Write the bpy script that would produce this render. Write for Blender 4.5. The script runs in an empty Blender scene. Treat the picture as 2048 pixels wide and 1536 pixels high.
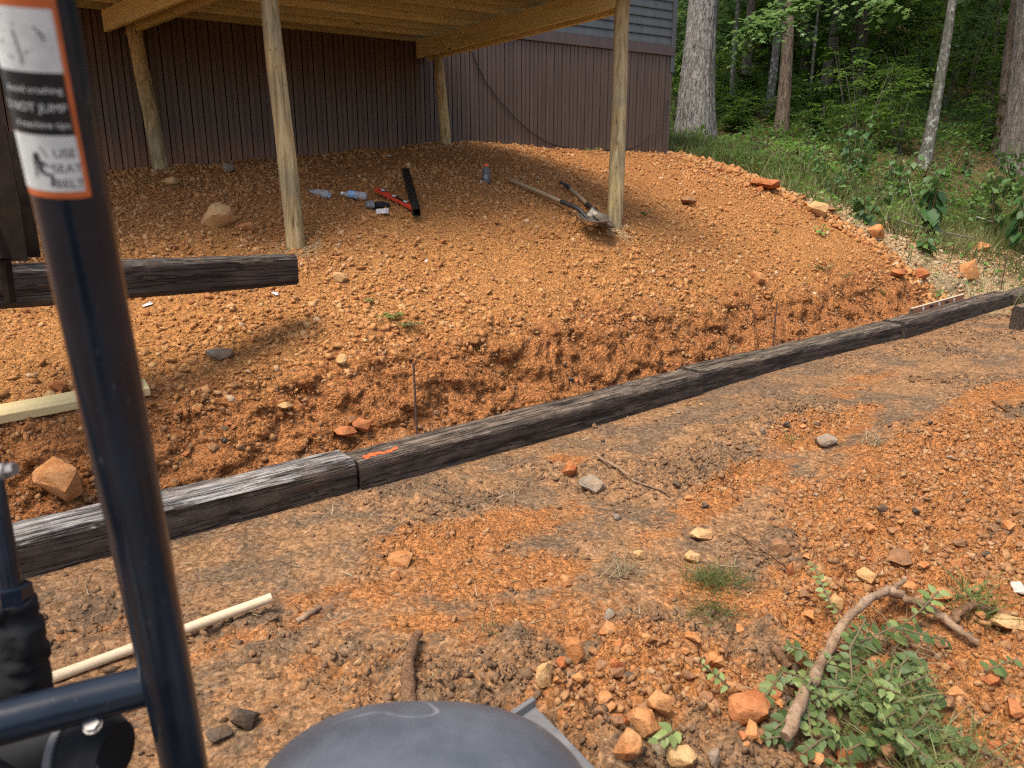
import bpy, bmesh, math, random
import numpy as np
from mathutils import Vector, Matrix

random.seed(11)
rng = np.random.default_rng(11)
scene = bpy.context.scene
COL = scene.collection

# ------------------------------------------------------------------ camera
PITCH = math.radians(14.0)
FPX = 1414.0                      # focal length in pixels of the 2048 px photograph
CAMZ = 1.35
cam_data = bpy.data.cameras.new('camera')
cam = bpy.data.objects.new('camera', cam_data)
COL.objects.link(cam)
cam.location = (0, 0, CAMZ)
cam.rotation_euler = (math.radians(90) - PITCH, 0, 0)
cam_data.sensor_width = 36.0
cam_data.lens = FPX / 2048 * 36.0
cam_data.clip_start = 0.05
cam_data.clip_end = 500
cam_data.dof.use_dof = True
cam_data.dof.focus_distance = 4.3
cam_data.dof.aperture_fstop = 4.8
scene.camera = cam

# ------------------------------------------------------------------ sky and sun
SUN = Vector((-0.30, -0.26, 0.92)).normalized()     # direction towards the sun
world = bpy.data.worlds.new('World')
scene.world = world
world.use_nodes = True
wn = world.node_tree
bg = wn.nodes['Background']
sky = wn.nodes.new('ShaderNodeTexSky')
sky.sky_type = 'NISHITA'
sky.sun_disc = False
sky.sun_elevation = math.asin(SUN.z)
sky.sun_rotation = math.atan2(SUN.x, SUN.y)
sky.air_density = 1.0
sky.dust_density = 3.5
sky.ozone_density = 0.6
wn.links.new(sky.outputs[0], bg.inputs[0])
bg.inputs[1].default_value = 0.15
sun_data = bpy.data.lights.new('sun', 'SUN')
sun_data.energy = 2.15
sun_data.angle = math.radians(26)
sun_data.color = (1.0, 0.95, 0.86)
sun = bpy.data.objects.new('sun', sun_data)
COL.objects.link(sun)
sun.location = (-6, -6, 18)
sun.rotation_euler = (-SUN).to_track_quat('-Z', 'Y').to_euler()
scene.view_settings.view_transform = 'Standard'
scene.view_settings.look = 'None'
scene.view_settings.exposure = 0.98
scene.view_settings.gamma = 1.0
scene.cycles.max_bounces = 6
scene.cycles.use_denoising = False
scene.cycles.pixel_filter_type = 'BLACKMAN_HARRIS'
scene.cycles.filter_width = 1.15
scene.cycles.use_adaptive_sampling = False
scene.cycles.sample_clamp_indirect = 4.0

# ------------------------------------------------------------------ photograph pixel + depth -> place
CP, SP = math.cos(PITCH), math.sin(PITCH)
def ray(px, py):
    u = (px - 1024.0) / FPX; v = (py - 768.0) / FPX
    return Vector((u, CP - v * SP, -SP - v * CP))
def D(px, py, z):
    return ray(px, py) * z + Vector((0, 0, CAMZ))

# ------------------------------------------------------------------ noise
def _h(ix, iy, seed):
    h = (ix.astype(np.int64) * 374761393 + iy.astype(np.int64) * 668265263 + seed * 974634777) & 0xffffffff
    h = ((h ^ (h >> 13)) * 1274126177) & 0xffffffff
    h = h ^ (h >> 16)
    return (h & 0xffffff) / float(0xffffff)
def vn(x, y, seed=0):
    ix = np.floor(x); iy = np.floor(y); fx = x - ix; fy = y - iy
    fx = fx * fx * (3 - 2 * fx); fy = fy * fy * (3 - 2 * fy)
    a = _h(ix, iy, seed); b = _h(ix + 1, iy, seed); c = _h(ix, iy + 1, seed); d = _h(ix + 1, iy + 1, seed)
    return (a + (b - a) * fx) * (1 - fy) + (c + (d - c) * fx) * fy
def fbm(x, y, seed=0, octv=4, gain=0.5):
    s = 0.0; a = 1.0; t = 0.0
    for i in range(octv):
        s = s + a * (vn(x * 2 ** i + 17.3 * i, y * 2 ** i - 9.1 * i, seed + i) - 0.5); t += a; a *= gain
    return s / t * 2
def cell(x, y, seed=0):
    ix = np.floor(x); iy = np.floor(y)
    f1 = np.full(np.shape(x), 9.0); idv = np.zeros(np.shape(x))
    for dx in (-1, 0, 1):
        for dy in (-1, 0, 1):
            cx = ix + dx; cy = iy + dy
            qx = cx + _h(cx, cy, seed); qy = cy + _h(cx, cy, seed + 7)
            d = np.hypot(qx - x, qy - y)
            m = d < f1
            f1 = np.where(m, d, f1); idv = np.where(m, _h(cx, cy, seed + 13), idv)
    return f1, idv
def sstep(a, b, x):
    t = np.clip((x - a) / (b - a), 0, 1)
    return t * t * (3 - 2 * t)

# ------------------------------------------------------------------ layout: row of ties
JT = [D(715, 922, 3.40), D(1410, 748, 4.93), D(1807, 647, 6.63), D(2027, 585, 8.15)]   # front top edge at the joints
_d01 = (JT[1] - JT[0])
JT = [JT[0] - _d01 * 1.0] + JT + [JT[3] + (JT[3] - JT[2]) * 1.05]
JT[0].z = JT[1].z - 0.02
TIE_H, TIE_W = 0.178, 0.225
TX = np.array([p.x for p in JT]); TY = np.array([p.y for p in JT]); TZ = np.array([p.z for p in JT])
def tie_sd(x, y):
    """signed distance behind the front edge of the tie row (+ = hill side), and position along it"""
    best = np.full(np.shape(x), 1e9); sd = np.zeros(np.shape(x)); tz = np.zeros(np.shape(x)); ss = np.zeros(np.shape(x))
    acc = 0.0
    n = len(JT) - 1
    for i in range(n):
        ax, ay, bx, by = TX[i], TY[i], TX[i + 1], TY[i + 1]
        L = math.hypot(bx - ax, by - ay); ex, ey = (bx - ax) / L, (by - ay) / L
        t = (x - ax) * ex + (y - ay) * ey
        lo = -99 if i == 0 else 0.0; hi = 99 if i == n - 1 else L
        tc = np.clip(t, lo, hi)
        qx = ax + ex * tc; qy = ay + ey * tc
        dd = np.hypot(x - qx, y - qy)
        s = -(x - ax) * ey + (y - ay) * ex
        m = dd < best
        best = np.where(m, dd, best)
        sd = np.where(m, np.where(s >= 0, dd, -dd), sd)
        k = np.clip(tc / L, -0.6, 1.6)
        tz = np.where(m, TZ[i] + (TZ[i + 1] - TZ[i]) * k, tz)
        ss = np.where(m, acc + tc, ss)
        acc += L
    return sd, tz, ss

# crest of the cut bank: where the sight line meets a plane 0.62 m behind the tie fronts
def on_offset(px, py, off):
    r = ray(px, py); lo, hi = 0.5, 40.0
    for _ in range(50):
        m = (lo + hi) / 2
        q = r * m
        s = float(tie_sd(np.array([q.x]), np.array([q.y]))[0][0])
        if s > off: hi = m
        else: lo = m
    return r * lo + Vector((0, 0, CAMZ))

class RBF:
    def __init__(self, pts):
        P = np.array(pts, float); self.p = P
        n = len(P)
        d = np.hypot(P[:, None, 0] - P[None, :, 0], P[:, None, 1] - P[None, :, 1])
        A = np.zeros((n + 3, n + 3))
        A[:n, :n] = d + np.eye(n) * 0.02
        A[:n, n] = 1; A[:n, n + 1] = P[:, 0]; A[:n, n + 2] = P[:, 1]
        A[n:, :n] = A[:n, n:].T
        b = np.zeros(n + 3); b[:n] = P[:, 2]
        self.w = np.linalg.solve(A, b)
    def __call__(self, x, y):
        w = self.w; n = len(self.p)
        s = w[n] + w[n + 1] * x + w[n + 2] * y
        for i in range(n):
            s = s + w[i] * np.sqrt((x - self.p[i, 0]) ** 2 + (y - self.p[i, 1]) ** 2 + 0.03)
        return s

hp = [tuple(on_offset(px, py, 0.62)) for px, py in
      ((-300, 950), (0, 872), (300, 820), (560, 752), (850, 690), (1050, 662), (1230, 638), (1400, 618), (1550, 600), (1700, 580), (1850, 556), (1960, 545))]
for a in ((592, 498, 5.3), (1228, 440, 6.25), (322, 338, 6.95), (893, 291, 8.1), (1335, 304, 10.0), (1170, 297, 9.5), (1000, 288, 8.95), (800, 294, 8.4), (600, 312, 7.95),
          (400, 330, 7.5), (200, 348, 7.15), (-100, 365, 6.6), (900, 400, 6.1), (760, 400, 5.9), (1100, 420, 6.2), (100, 640, 4.2), (-150, 700, 3.6), (350, 480, 5.0),
          (1480, 343, 9.6), (1600, 392, 8.9), (1700, 448, 8.6), (1790, 505, 8.3), (1400, 420, 7.6), (1500, 500, 7.1), (1650, 520, 7.3),
          (1900, 505, 9.4), (1990, 470, 10.4), (2100, 480, 10.3), (1750, 430, 10.0), (1640, 370, 10.6), (1900, 440, 11.2), (2060, 400, 12.2),
          (1385, 287, 13.5), (1480, 290, 13.0), (1845, 335, 12.5), (1560, 275, 14.5), (1700, 320, 13.0), (2020, 325, 13.4), (1465, 222, 17.5), (1540, 232, 17.0), (1605, 172, 22.0), (1705, 182, 21.0), (1850, 215, 20.0), (2040, 200, 20.0)):
    hp.append(tuple(D(*a)))
hp += [(14, 40, 11.5), (4, 40, 11.0), (28, 40, 12.0), (20, 60, 18.0), (0, 60, 17.0), (40, 60, 18), (-20, 40, 7), (-12, 12, 2.2), (-12, 6, 1.6), (-25, 20, 3), (-12, 2, 0.8), (14, 9, 1.0), (25, 14, 1.8), (9, 7.5, 0.42), (40, 20, 4), (2.5, 12, 2.3), (-3, 12, 2.2), (20, 6, 0.4)]
HILL = RBF(hp)
fp = []
for i in (0, 1, 2, 3, 4, 5):
    fp.append((TX[i], TY[i], TZ[i] - 0.152))
fp += [(0, 1.4, 0.03), (1.5, 1.6, 0.06), (1.2, 2.6, 0.03), (2.6, 3.2, 0.20), (2.2, 2.2, 0.12), (3.4, 4.2, 0.22), (-1, 1.6, 0.0), (-2, 1, 0.0), (0, -3, 0), (8, -2, 0.2), (-8, -2, 0), (0.3, 3.4, 0.02),
       (4.8, 6.0, 0.2), (6, 4, 0.3), (10, 6, 0.4), (-8, 0, 0.1), (0, -30, -1), (30, 0, 0.5), (-30, 0, 0), (20, 6, 0.4)]
FRONT = RBF(fp)

def ground_base(x, y):
    sd, tz, ss = tie_sd(x, y)
    hill = HILL(x, y); front = FRONT(x, y)
    wob = fbm(ss * 1.7, ss * 0 + 3.0, 5, 3) * 0.07
    b = TIE_W + 0.04
    k = sstep(b + 0.0, b + 0.46 + wob, sd) * .75 + .25 * sstep(b + .05, b + .75, sd)
    tr = np.minimum(front + 0.03, tz - 0.06)
    low = np.where(sd > b - 0.02, tr, front)
    z = low + (hill - low) * k
    # the trench runs out where the hill meets the ground
    return z, sd, ss, k
def ground_full(x, y):
    z, sd, ss, k = ground_base(x, y)
    dist = np.hypot(x, y)
    fade = 1 - sstep(9.5, 13, y)
    hillm = sstep(0.55, 0.8, sd); bank = sstep(TIE_W, TIE_W + .1, sd) * (1 - sstep(0.55, 0.95, sd))
    frontm = 1 - sstep(-0.02, 0.05, sd)
    c1, _ = cell(x / 0.055, y / 0.055, 3)
    c2, _ = cell(x / 0.16, y / 0.16, 9)
    big = fbm(x * 2.2, y * 2.2, 21, 3); mid = fbm(x * 9, y * 9, 31, 3)
    z = z + hillm * fade * (big * 0.035 + mid * 0.012 + (0.45 - c1) * 0.012 + np.clip(0.42 - c2, -.2, 1) * 0.02)
    rag = fbm(x * 14, y * 14, 61, 4, 0.6)
    z = z + bank * (rag * 0.030 + (0.45 - c1) * 0.014 + np.clip(0.45 - c2, -.25, 1) * 0.03 + fbm(x * 3, y * 3, 66, 2) * 0.05)
    heap = HEAP(x, y)
    c3, _ = cell(x / 0.075, y / 0.075, 14); c4, _ = cell(x / 0.03, y / 0.03, 15)
    near = (1 - sstep(0.0, .12, -sd)) * frontm
    z = z + frontm * (1 - near) * fade * (big * 0.022 + mid * 0.014 + fbm(x * 30, y * 30, 35, 2) * 0.006 + CLOD(x, y) * ((.5 - c3) * .045 + (.5 - c4) * .020) +  heap * ((0.5 - c3) * 0.05 + (.5 - c4) * 0.014 + mid * 0.045 + fbm(x * 5, y * 5, 36, 3) * .085 + heap * 0.03))
    far = sstep(10.5, 14, y)
    z = z + far * fbm(x * 0.9, y * 0.9, 77, 3) * 0.10
    return z
# heaped, cloddy spoil on the near right (world metres)
def _blob(x, y, cx, cy, rx, ry, rot=0.0):
    c, s = math.cos(rot), math.sin(rot)
    a = ((x - cx) * c + (y - cy) * s) / rx; b = (-(x - cx) * s + (y - cy) * c) / ry
    return np.clip(1 - (a * a + b * b), 0, 1)
def HEAP(x, y):
    n = fbm(x * 2.7, y * 2.7, 91, 3) * 0.5
    h = np.maximum(_blob(x, y, 0.55, 1.55, 1.15, 0.62), _blob(x, y, 1.75, 2.5, 1.1, 0.9, 0.6))
    h = np.maximum(h, _blob(x, y, 2.6, 3.3, 1.1, 0.75, 0.7))
    h = np.maximum(h, 0.6 * _blob(x, y, 0.75, 3.35, 0.55, 0.30))
    h = np.maximum(h, 0.5 * _blob(x, y, 1.6, 3.95, 0.7, 0.3, .5))
    return np.clip(h * 1.5 + n * (h > 0), 0, 1)

def CLOD(x, y):
    return sstep(.05, .45, fbm(x * 1.9, y * 1.9, 450, 3) + .15 * fbm(x * 9, y * 9, 452, 2))

def gz(x, y):
    return float(ground_full(np.array([float(x)]), np.array([float(y)]))[0])
def G(px, py, lift=0.0):
    """where the sight line through a photograph pixel meets the ground"""
    r = ray(px, py)
    t = np.concatenate([np.linspace(1.0, 12, 2400), np.linspace(12, 60, 1200)])
    zz = ground_full(r.x * t, r.y * t)
    hit = np.nonzero(r.z * t + CAMZ <= zz)[0]
    k = t[hit[0]] if len(hit) else 20.0
    p = r * float(k)
    return Vector((p.x, p.y, gz(p.x, p.y) + lift))
def depth_of(p):
    return p.y * CP - (p.z - CAMZ) * SP
# ------------------------------------------------------------------ mesh helpers
ORIGIN = {}
def root_origin(o):
    while o.parent is not None: o = o.parent
    return ORIGIN.get(o.name, Vector((0, 0, 0)))
def thing(name, label, cat, loc, group=None):
    o = bpy.data.objects.new(name, None)
    COL.objects.link(o)
    o.location = loc; o.empty_display_size = 0.05
    o['label'] = label; o['category'] = cat
    if group: o['group'] = group
    ORIGIN[o.name] = Vector(loc)
    return o
def tag(o, label=None, cat=None, group=None, kind=None):
    if label: o['label'] = label
    if cat: o['category'] = cat
    if group: o['group'] = group
    if kind: o['kind'] = kind
    return o
def mesh_np(name, V, F, rnd=None):
    """V (n,3), F (m,k) with a fixed k, or a list of faces"""
    me = bpy.data.meshes.new(name)
    if isinstance(F, np.ndarray):
        V = np.asarray(V, np.float32); n, k = F.shape
        me.vertices.add(len(V)); me.vertices.foreach_set('co', V.ravel())
        me.loops.add(n * k); me.loops.foreach_set('vertex_index', F.astype(np.int32).ravel())
        me.polygons.add(n); me.polygons.foreach_set('loop_start', (np.arange(n) * k).astype(np.int32))
        me.update(calc_edges=True)
    else:
        me.from_pydata([tuple(v) for v in V], [], F); me.update()
    if rnd is not None:
        a = me.attributes.new('rnd', 'FLOAT', 'POINT'); a.data.foreach_set('value', np.asarray(rnd, np.float32))
    return me
def add(name, me, mat, parent=None, smooth=None, bevel=0, world=True, loc=None):
    o = bpy.data.objects.new(name, me)
    COL.objects.link(o)
    if mat is not None: me.materials.append(mat)
    if parent is not None:
        o.parent = parent
        if world:
            og = root_origin(parent)
            me.transform(Matrix.Translation(-og))
    elif loc is not None:
        me.transform(Matrix.Translation(-Vector(loc))); o.location = loc
        ORIGIN[o.name] = Vector(loc)
    if smooth is not None:
        me.polygons.foreach_set('use_smooth', [True] * len(me.polygons))
        if smooth < 180: me.set_sharp_from_angle(angle=math.radians(smooth))
    if bevel:
        m = o.modifiers.new('bevel', 'BEVEL'); m.width = bevel; m.segments = 2; m.limit_method = 'ANGLE'
    return o
class MB:
    def __init__(self): self.v = []; self.f = []
    def box(self, c, size, ax=None, ay=None, az=None):
        ax = Vector(ax or (1, 0, 0)).normalized()
        if az is None and ay is None: az = Vector((0, 0, 1)); ay = az.cross(ax).normalized() if abs(ax.z) < .99 else Vector((0, 1, 0)); az = ax.cross(ay)
        elif ay is None: az = Vector(az); ay = az.cross(ax).normalized(); az = ax.cross(ay)
        else: ay = Vector(ay).normalized(); az = ax.cross(ay)
        c = Vector(c); b = len(self.v); h = [s / 2 for s in size]
        for sx, sy, sz in ((-1, -1, -1), (1, -1, -1), (1, 1, -1), (-1, 1, -1), (-1, -1, 1), (1, -1, 1), (1, 1, 1), (-1, 1, 1)):
            self.v.append(c + ax * h[0] * sx + ay * h[1] * sy + az * h[2] * sz)
        self.f += [[b + i for i in q] for q in ((3, 2, 1, 0), (4, 5, 6, 7), (0, 1, 5, 4), (1, 2, 6, 5), (2, 3, 7, 6), (3, 0, 4, 7))]
        return self
    def beam(self, a, b, w, h, up=(0, 0, 1)):
        a = Vector(a); b = Vector(b)
        return self.box((a + b) / 2, ((b - a).length, w, h), b - a, None, up)
    def tube(self, pts, r, seg=12, caps=True):
        pts = [Vector(p) for p in pts]; n = len(pts)
        if not hasattr(r, '__len__'): r = [r] * n
        b = len(self.v)
        t0 = (pts[1] - pts[0]).normalized()
        ref = Vector((0, 0, 1)) if abs(t0.z) < .9 else Vector((1, 0, 0))
        u = t0.cross(ref).normalized()
        for i, p in enumerate(pts):
            t = (pts[min(i + 1, n - 1)] - pts[max(i - 1, 0)]).normalized()
            u = (u - t * u.dot(t)).normalized(); w = t.cross(u)
            for k in range(seg):
                a = 2 * math.pi * k / seg
                self.v.append(p + (u * math.cos(a) + w * math.sin(a)) * r[i])
        for i in range(n - 1):
            for k in range(seg):
                k2 = (k + 1) % seg
                self.f.append([b + i * seg + k, b + i * seg + k2, b + (i + 1) * seg + k2, b + (i + 1) * seg + k])
        if caps:
            self.f.append([b + k for k in range(seg)][::-1]); self.f.append([b + (n - 1) * seg + k for k in range(seg)])
        return self
    def prism(self, poly, ext):
        poly = [Vector(p) for p in poly]; ext = Vector(ext); b = len(self.v); n = len(poly)
        self.v += poly + [p + ext for p in poly]
        self.f.append([b + i for i in range(n)][::-1]); self.f.append([b + n + i for i in range(n)])
        for i in range(n):
            j = (i + 1) % n
            self.f.append([b + i, b + j, b + n + j, b + n + i])
        return self
    def mesh(self, name, fix=True):
        me = mesh_np(name, self.v, self.f)
        if fix:
            bm = bmesh.new(); bm.from_mesh(me); bmesh.ops.recalc_face_normals(bm, faces=bm.faces); bm.to_mesh(me); bm.free()
        return me
    def add(self, name, mat, parent=None, smooth=None, bevel=0, loc=None):
        return add(name, self.mesh(name), mat, parent, smooth, bevel, True, loc)

def rot_random(n, r, tilt=None):
    """(n,3,3) random rotations; tilt limits the lean of the local z axis"""
    yaw = r.uniform(0, 2 * np.pi, n)
    if tilt is None:
        q = r.normal(size=(n, 4)); q /= np.linalg.norm(q, axis=1)[:, None]
        w, x, y, z = q.T
        return np.stack([np.stack([1 - 2 * (y * y + z * z), 2 * (x * y - z * w), 2 * (x * z + y * w)], -1),
                         np.stack([2 * (x * y + z * w), 1 - 2 * (x * x + z * z), 2 * (y * z - x * w)], -1),
                         np.stack([2 * (x * z - y * w), 2 * (y * z + x * w), 1 - 2 * (x * x + y * y)], -1)], 1)
    a = r.normal(0, tilt, n); b = r.normal(0, tilt, n)
    cz, sz = np.cos(yaw), np.sin(yaw); ca, sa = np.cos(a), np.sin(a); cb, sb = np.cos(b), np.sin(b)
    Z = np.zeros((n, 3, 3)); Z[:, 0, 0] = cz; Z[:, 0, 1] = -sz; Z[:, 1, 0] = sz; Z[:, 1, 1] = cz; Z[:, 2, 2] = 1
    X = np.zeros((n, 3, 3)); X[:, 0, 0] = 1; X[:, 1, 1] = ca; X[:, 1, 2] = -sa; X[:, 2, 1] = sa; X[:, 2, 2] = ca
    Y = np.zeros((n, 3, 3)); Y[:, 1, 1] = 1; Y[:, 0, 0] = cb; Y[:, 0, 2] = sb; Y[:, 2, 0] = -sb; Y[:, 2, 2] = cb
    return X @ Y @ Z
def frames(dirs, ups):
    """(n,3,3) with columns x = side, y = dir, z = normal"""
    y = dirs / (np.linalg.norm(dirs, axis=1)[:, None] + 1e-9)
    x = np.cross(y, ups); x /= (np.linalg.norm(x, axis=1)[:, None] + 1e-9)
    z = np.cross(x, y)
    return np.stack([x, y, z], -1)
def scatter(TV, TF, pos, R, S, rnd=None, r=None):
    """copies of a small template as one array mesh"""
    TV = np.asarray(TV, float); TF = np.asarray(TF, int); n = len(pos); k = len(TV)
    S = np.asarray(S, float)
    if S.ndim == 1: S = np.repeat(S[:, None], 3, 1)
    V = np.einsum('nij,nkj->nki', R, TV[None] * S[:, None, :]) + np.asarray(pos)[:, None, :]
    F = (TF[None] + (np.arange(n) * k)[:, None, None]).reshape(-1, TF.shape[1])
    if rnd is None: rnd = (r or rng).uniform(0, 1, n)
    return V.reshape(-1, 3), F, np.repeat(rnd, k)
class Bag:
    def __init__(self): self.V = []; self.F = []; self.R = []; self.n = 0
    def put(self, vfr):
        V, F, R = vfr
        self.V.append(V); self.F.append(F + self.n); self.R.append(R); self.n += len(V)
    def mesh(self, name):
        return mesh_np(name, np.concatenate(self.V), np.concatenate(self.F), np.concatenate(self.R))
    def add(self, name, mat, parent=None, smooth=None, loc=None):
        return add(name, self.mesh(name), mat, parent, smooth, 0, True, loc)
# leaf templates (triangles): along +y from the base, z up
LEAF = (np.array([(0, 0, 0), (-.26, .42, .07), (0, 1, -.06), (.26, .42, .07), (0, .45, 0)]), np.array([(0, 4, 1), (1, 4, 2), (0, 3, 4), (4, 3, 2)]))
BROAD = (np.array([(0, 0, 0), (-.36, .3, .06), (-.30, .65, .05), (0, 1, -.14), (.30, .65, .05), (.36, .3, .06), (0, .5, -.02)]),
         np.array([(0, 6, 1), (1, 6, 2), (2, 6, 3), (3, 6, 4), (4, 6, 5), (5, 6, 0)]))
_st = []
for i in range(5):
    a = math.radians(-130 + 65 * i); _st.append((math.sin(a) * .55, .45 + math.cos(a) * .55, -.05))
    a += math.radians(32.5); _st.append((math.sin(a) * .24, .45 + math.cos(a) * .24, .02))
STAR = (np.array([(0, .40, .03)] + _st[:-1] + [(0, 0, 0)]), np.array([(0, i + 1, i) for i in range(1, 10)] + [(0, 1, 10)]))
QUAD = (np.array([(-.5, 0, 0), (.5, 0, .1), (.42, 1, .02), (-.4, .95, .12)]), np.array([(0, 1, 2), (0, 2, 3)]))
BLADE = (np.array([(-.5, 0, 0), (.5, 0, 0), (.38, .5, .06), (-.38, .5, .06), (0, 1, .28)]), np.array([(0, 1, 2), (0, 2, 3), (3, 2, 4)]))
def ico(sub=0):
    bm = bmesh.new(); bmesh.ops.create_icosphere(bm, subdivisions=sub + 1, radius=1)
    V = np.array([v.co[:] for v in bm.verts]); F = np.array([[v.index for v in f.verts] for f in bm.faces]); bm.free()
    return V, F
ICO = ico(0); ICO1 = ico(1); ICO2 = ico(2)
def chips(k, r, base=ICO, flat=.6, amp=.35):
    out = []
    for i in range(k):
        V = base[0] * (1 + r.uniform(-amp, amp, (len(base[0]), 1)))
        V = V * np.array([1, r.uniform(.6, 1), r.uniform(flat * .7, flat * 1.2)])
        out.append((V, base[1]))
    return out
def text_mesh(body, size, align='CENTER', ext=0.0):
    cu = bpy.data.curves.new('t', 'FONT'); cu.body = body; cu.size = size; cu.align_x = align; cu.extrude = ext; cu.resolution_u = 3
    o = bpy.data.objects.new('t', cu); COL.objects.link(o)
    dg = bpy.context.evaluated_depsgraph_get()
    me = bpy.data.meshes.new_from_object(o.evaluated_get(dg))
    bpy.data.objects.remove(o); bpy.data.curves.remove(cu)
    return me

# ------------------------------------------------------------------ materials
class NT:
    def __init__(self, name):
        self.m = bpy.data.materials.new(name); self.m.use_nodes = True
        self.t = self.m.node_tree; self.n = self.t.nodes; self.b = self.n['Principled BSDF']; self.out = self.n['Material Output']
    def node(self, typ, **kw):
        n = self.n.new(typ)
        for k, v in kw.items():
            if k in ('operation', 'blend_type', 'data_type', 'wave_type', 'bands_direction', 'feature', 'attribute_name', 'noise_dimensions', 'distance'): setattr(n, k, v)
            else: self.set(n.inputs[k], v)
        return n
    def set(self, inp, v):
        if hasattr(v, 'is_linked') or hasattr(v, 'links'): self.t.links.new(v, inp)
        elif isinstance(v, (tuple, list)) and len(v) == 3 and inp.type == 'RGBA': inp.default_value = (*v, 1)
        else: inp.default_value = v
    def pos(self, scale=(1, 1, 1), obj=False):
        if obj:
            c = self.n.new('ShaderNodeTexCoord').outputs['Object']
            oi = self.n.new('ShaderNodeObjectInfo'); sh = self.n.new('ShaderNodeVectorMath'); sh.operation = 'ADD'
            self.t.links.new(c, sh.inputs[0]); self.t.links.new(self.math('MULTIPLY', oi.outputs['Random'], 9.0), sh.inputs[1]); c = sh.outputs[0]
        else:
            c = self.n.new('ShaderNodeNewGeometry').outputs['Position']
        m = self.n.new('ShaderNodeMapping'); m.inputs['Scale'].default_value = scale
        self.t.links.new(c, m.inputs['Vector'])
        return m.outputs[0]
    def noise(self, vec, scale=5, detail=4, rough=.55, dist=0):
        n = self.n.new('ShaderNodeTexNoise'); self.t.links.new(vec, n.inputs['Vector'])
        n.inputs['Scale'].default_value = scale; n.inputs['Detail'].default_value = detail; n.inputs['Roughness'].default_value = rough; n.inputs['Distortion'].default_value = dist
        return n.outputs['Fac']
    def voro(self, vec, scale=20, feature='F1', out='Distance'):
        n = self.n.new('ShaderNodeTexVoronoi'); n.feature = feature; self.t.links.new(vec, n.inputs['Vector']); n.inputs['Scale'].default_value = scale
        return n.outputs[out]
    def ramp(self, fac, stops):
        n = self.n.new('ShaderNodeValToRGB'); self.t.links.new(fac, n.inputs[0])
        e = n.color_ramp.elements
        while len(e) < len(stops): e.new(.5)
        for i, (p, c) in enumerate(stops):
            e[i].position = p; e[i].color = (*c, 1) if hasattr(c, '__len__') else (c, c, c, 1)
        return n.outputs[0]
    def mix(self, fac, a, b, mode='MIX'):
        n = self.n.new('ShaderNodeMix'); n.data_type = 'RGBA'; n.blend_type = mode
        self.set(n.inputs[0], fac); self.set(n.inputs[6], a); self.set(n.inputs[7], b)
        return n.outputs[2]
    def math(self, op, a, b=0.0):
        n = self.n.new('ShaderNodeMath'); n.operation = op; self.set(n.inputs[0], a); self.set(n.inputs[1], b)
        return n.outputs[0]
    def attr(self, name, out='Fac'):
        n = self.n.new('ShaderNodeAttribute'); n.attribute_name = name
        return n.outputs[out]
    def bump(self, h, strength=.5, dist=.01, prev=None):
        n = self.n.new('ShaderNodeBump'); self.set(n.inputs['Height'], h); n.inputs['Strength'].default_value = strength; n.inputs['Distance'].default_value = dist
        if prev is not None: self.t.links.new(prev, n.inputs['Normal'])
        return n.outputs[0]
    def fin(self, color=None, rough=.8, normal=None, metal=0, spec=.3):
        if color is not None: self.set(self.b.inputs['Base Color'], color)
        self.set(self.b.inputs['Roughness'], rough); self.b.inputs['Metallic'].default_value = metal
        self.b.inputs['Specular IOR Level'].default_value = spec
        if normal is not None: self.t.links.new(normal, self.b.inputs['Normal'])
        return self.m
def plain(name, col, rough=.6, metal=0, spec=.4, grime=0.25, scale=30):
    t = NT(name); p = t.pos(obj=True)
    n = t.noise(p, scale, 5, .6)
    c = t.mix(t.ramp(n, ((.3, 0), (.75, 1))), tuple(x * (1 - grime) for x in col), tuple(min(1, x * (1 + grime * .5)) for x in col))
    return t.fin(c, rough, t.bump(n, .12, .003), metal, spec)
def leafmat(name, dark, mid, light, transl=.35, rough=.5):
    t = NT(name)
    r = t.attr('rnd')
    c = t.ramp(r, ((0, dark), (.45, mid), (.85, light), (1, tuple(x * 1.25 for x in light))))
    p = t.pos()
    c = t.mix(t.math('MULTIPLY', t.noise(p, 1.6, 3), .55), c, tuple(x * .55 for x in dark))
    t.fin(c, rough, None, 0, .35)
    tr = t.n.new('ShaderNodeBsdfTranslucent'); t.t.links.new(t.mix(.35, c, (light[0] * 1.6, light[1] * 1.5, light[2])), tr.inputs[0])
    mx = t.n.new('ShaderNodeMixShader'); mx.inputs[0].default_value = transl
    t.t.links.new(t.b.outputs[0], mx.inputs[1]); t.t.links.new(tr.outputs[0], mx.inputs[2]); t.t.links.new(mx.outputs[0], t.out.inputs[0])
    return t.m
def woodmat(name, c0, c1, axis_scale=(2, 60, 60), rough=.75, knots=True, vary=0):
    t = NT(name); p = t.pos(axis_scale, obj=True)
    g = t.noise(p, 1, 4, .55, .2)
    c = t.ramp(g, ((.25, c0), (.5, c1), (.78, tuple(x * .85 for x in c0))))
    q = t.pos((1, 1, 1), obj=True)
    c = t.mix(t.ramp(t.noise(q, 3, 3), ((.35, 0), (.7, .5))), c, tuple(x * .72 for x in c1), 'MIX')
    if knots:
        k = t.voro(t.pos((1.6, 5.5, 5.5), obj=True), 1.3)
        c = t.mix(t.ramp(k, ((.03, 1), (.085, 0))), c, tuple(x * .22 for x in c0))
    if vary:
        oi = t.n.new('ShaderNodeObjectInfo'); c = t.mix(t.math('MULTIPLY', oi.outputs['Random'], vary), c, tuple(x * .35 for x in c0))
    return t.fin(c, rough, t.bump(g, .15, .002), 0, .25)
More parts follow.
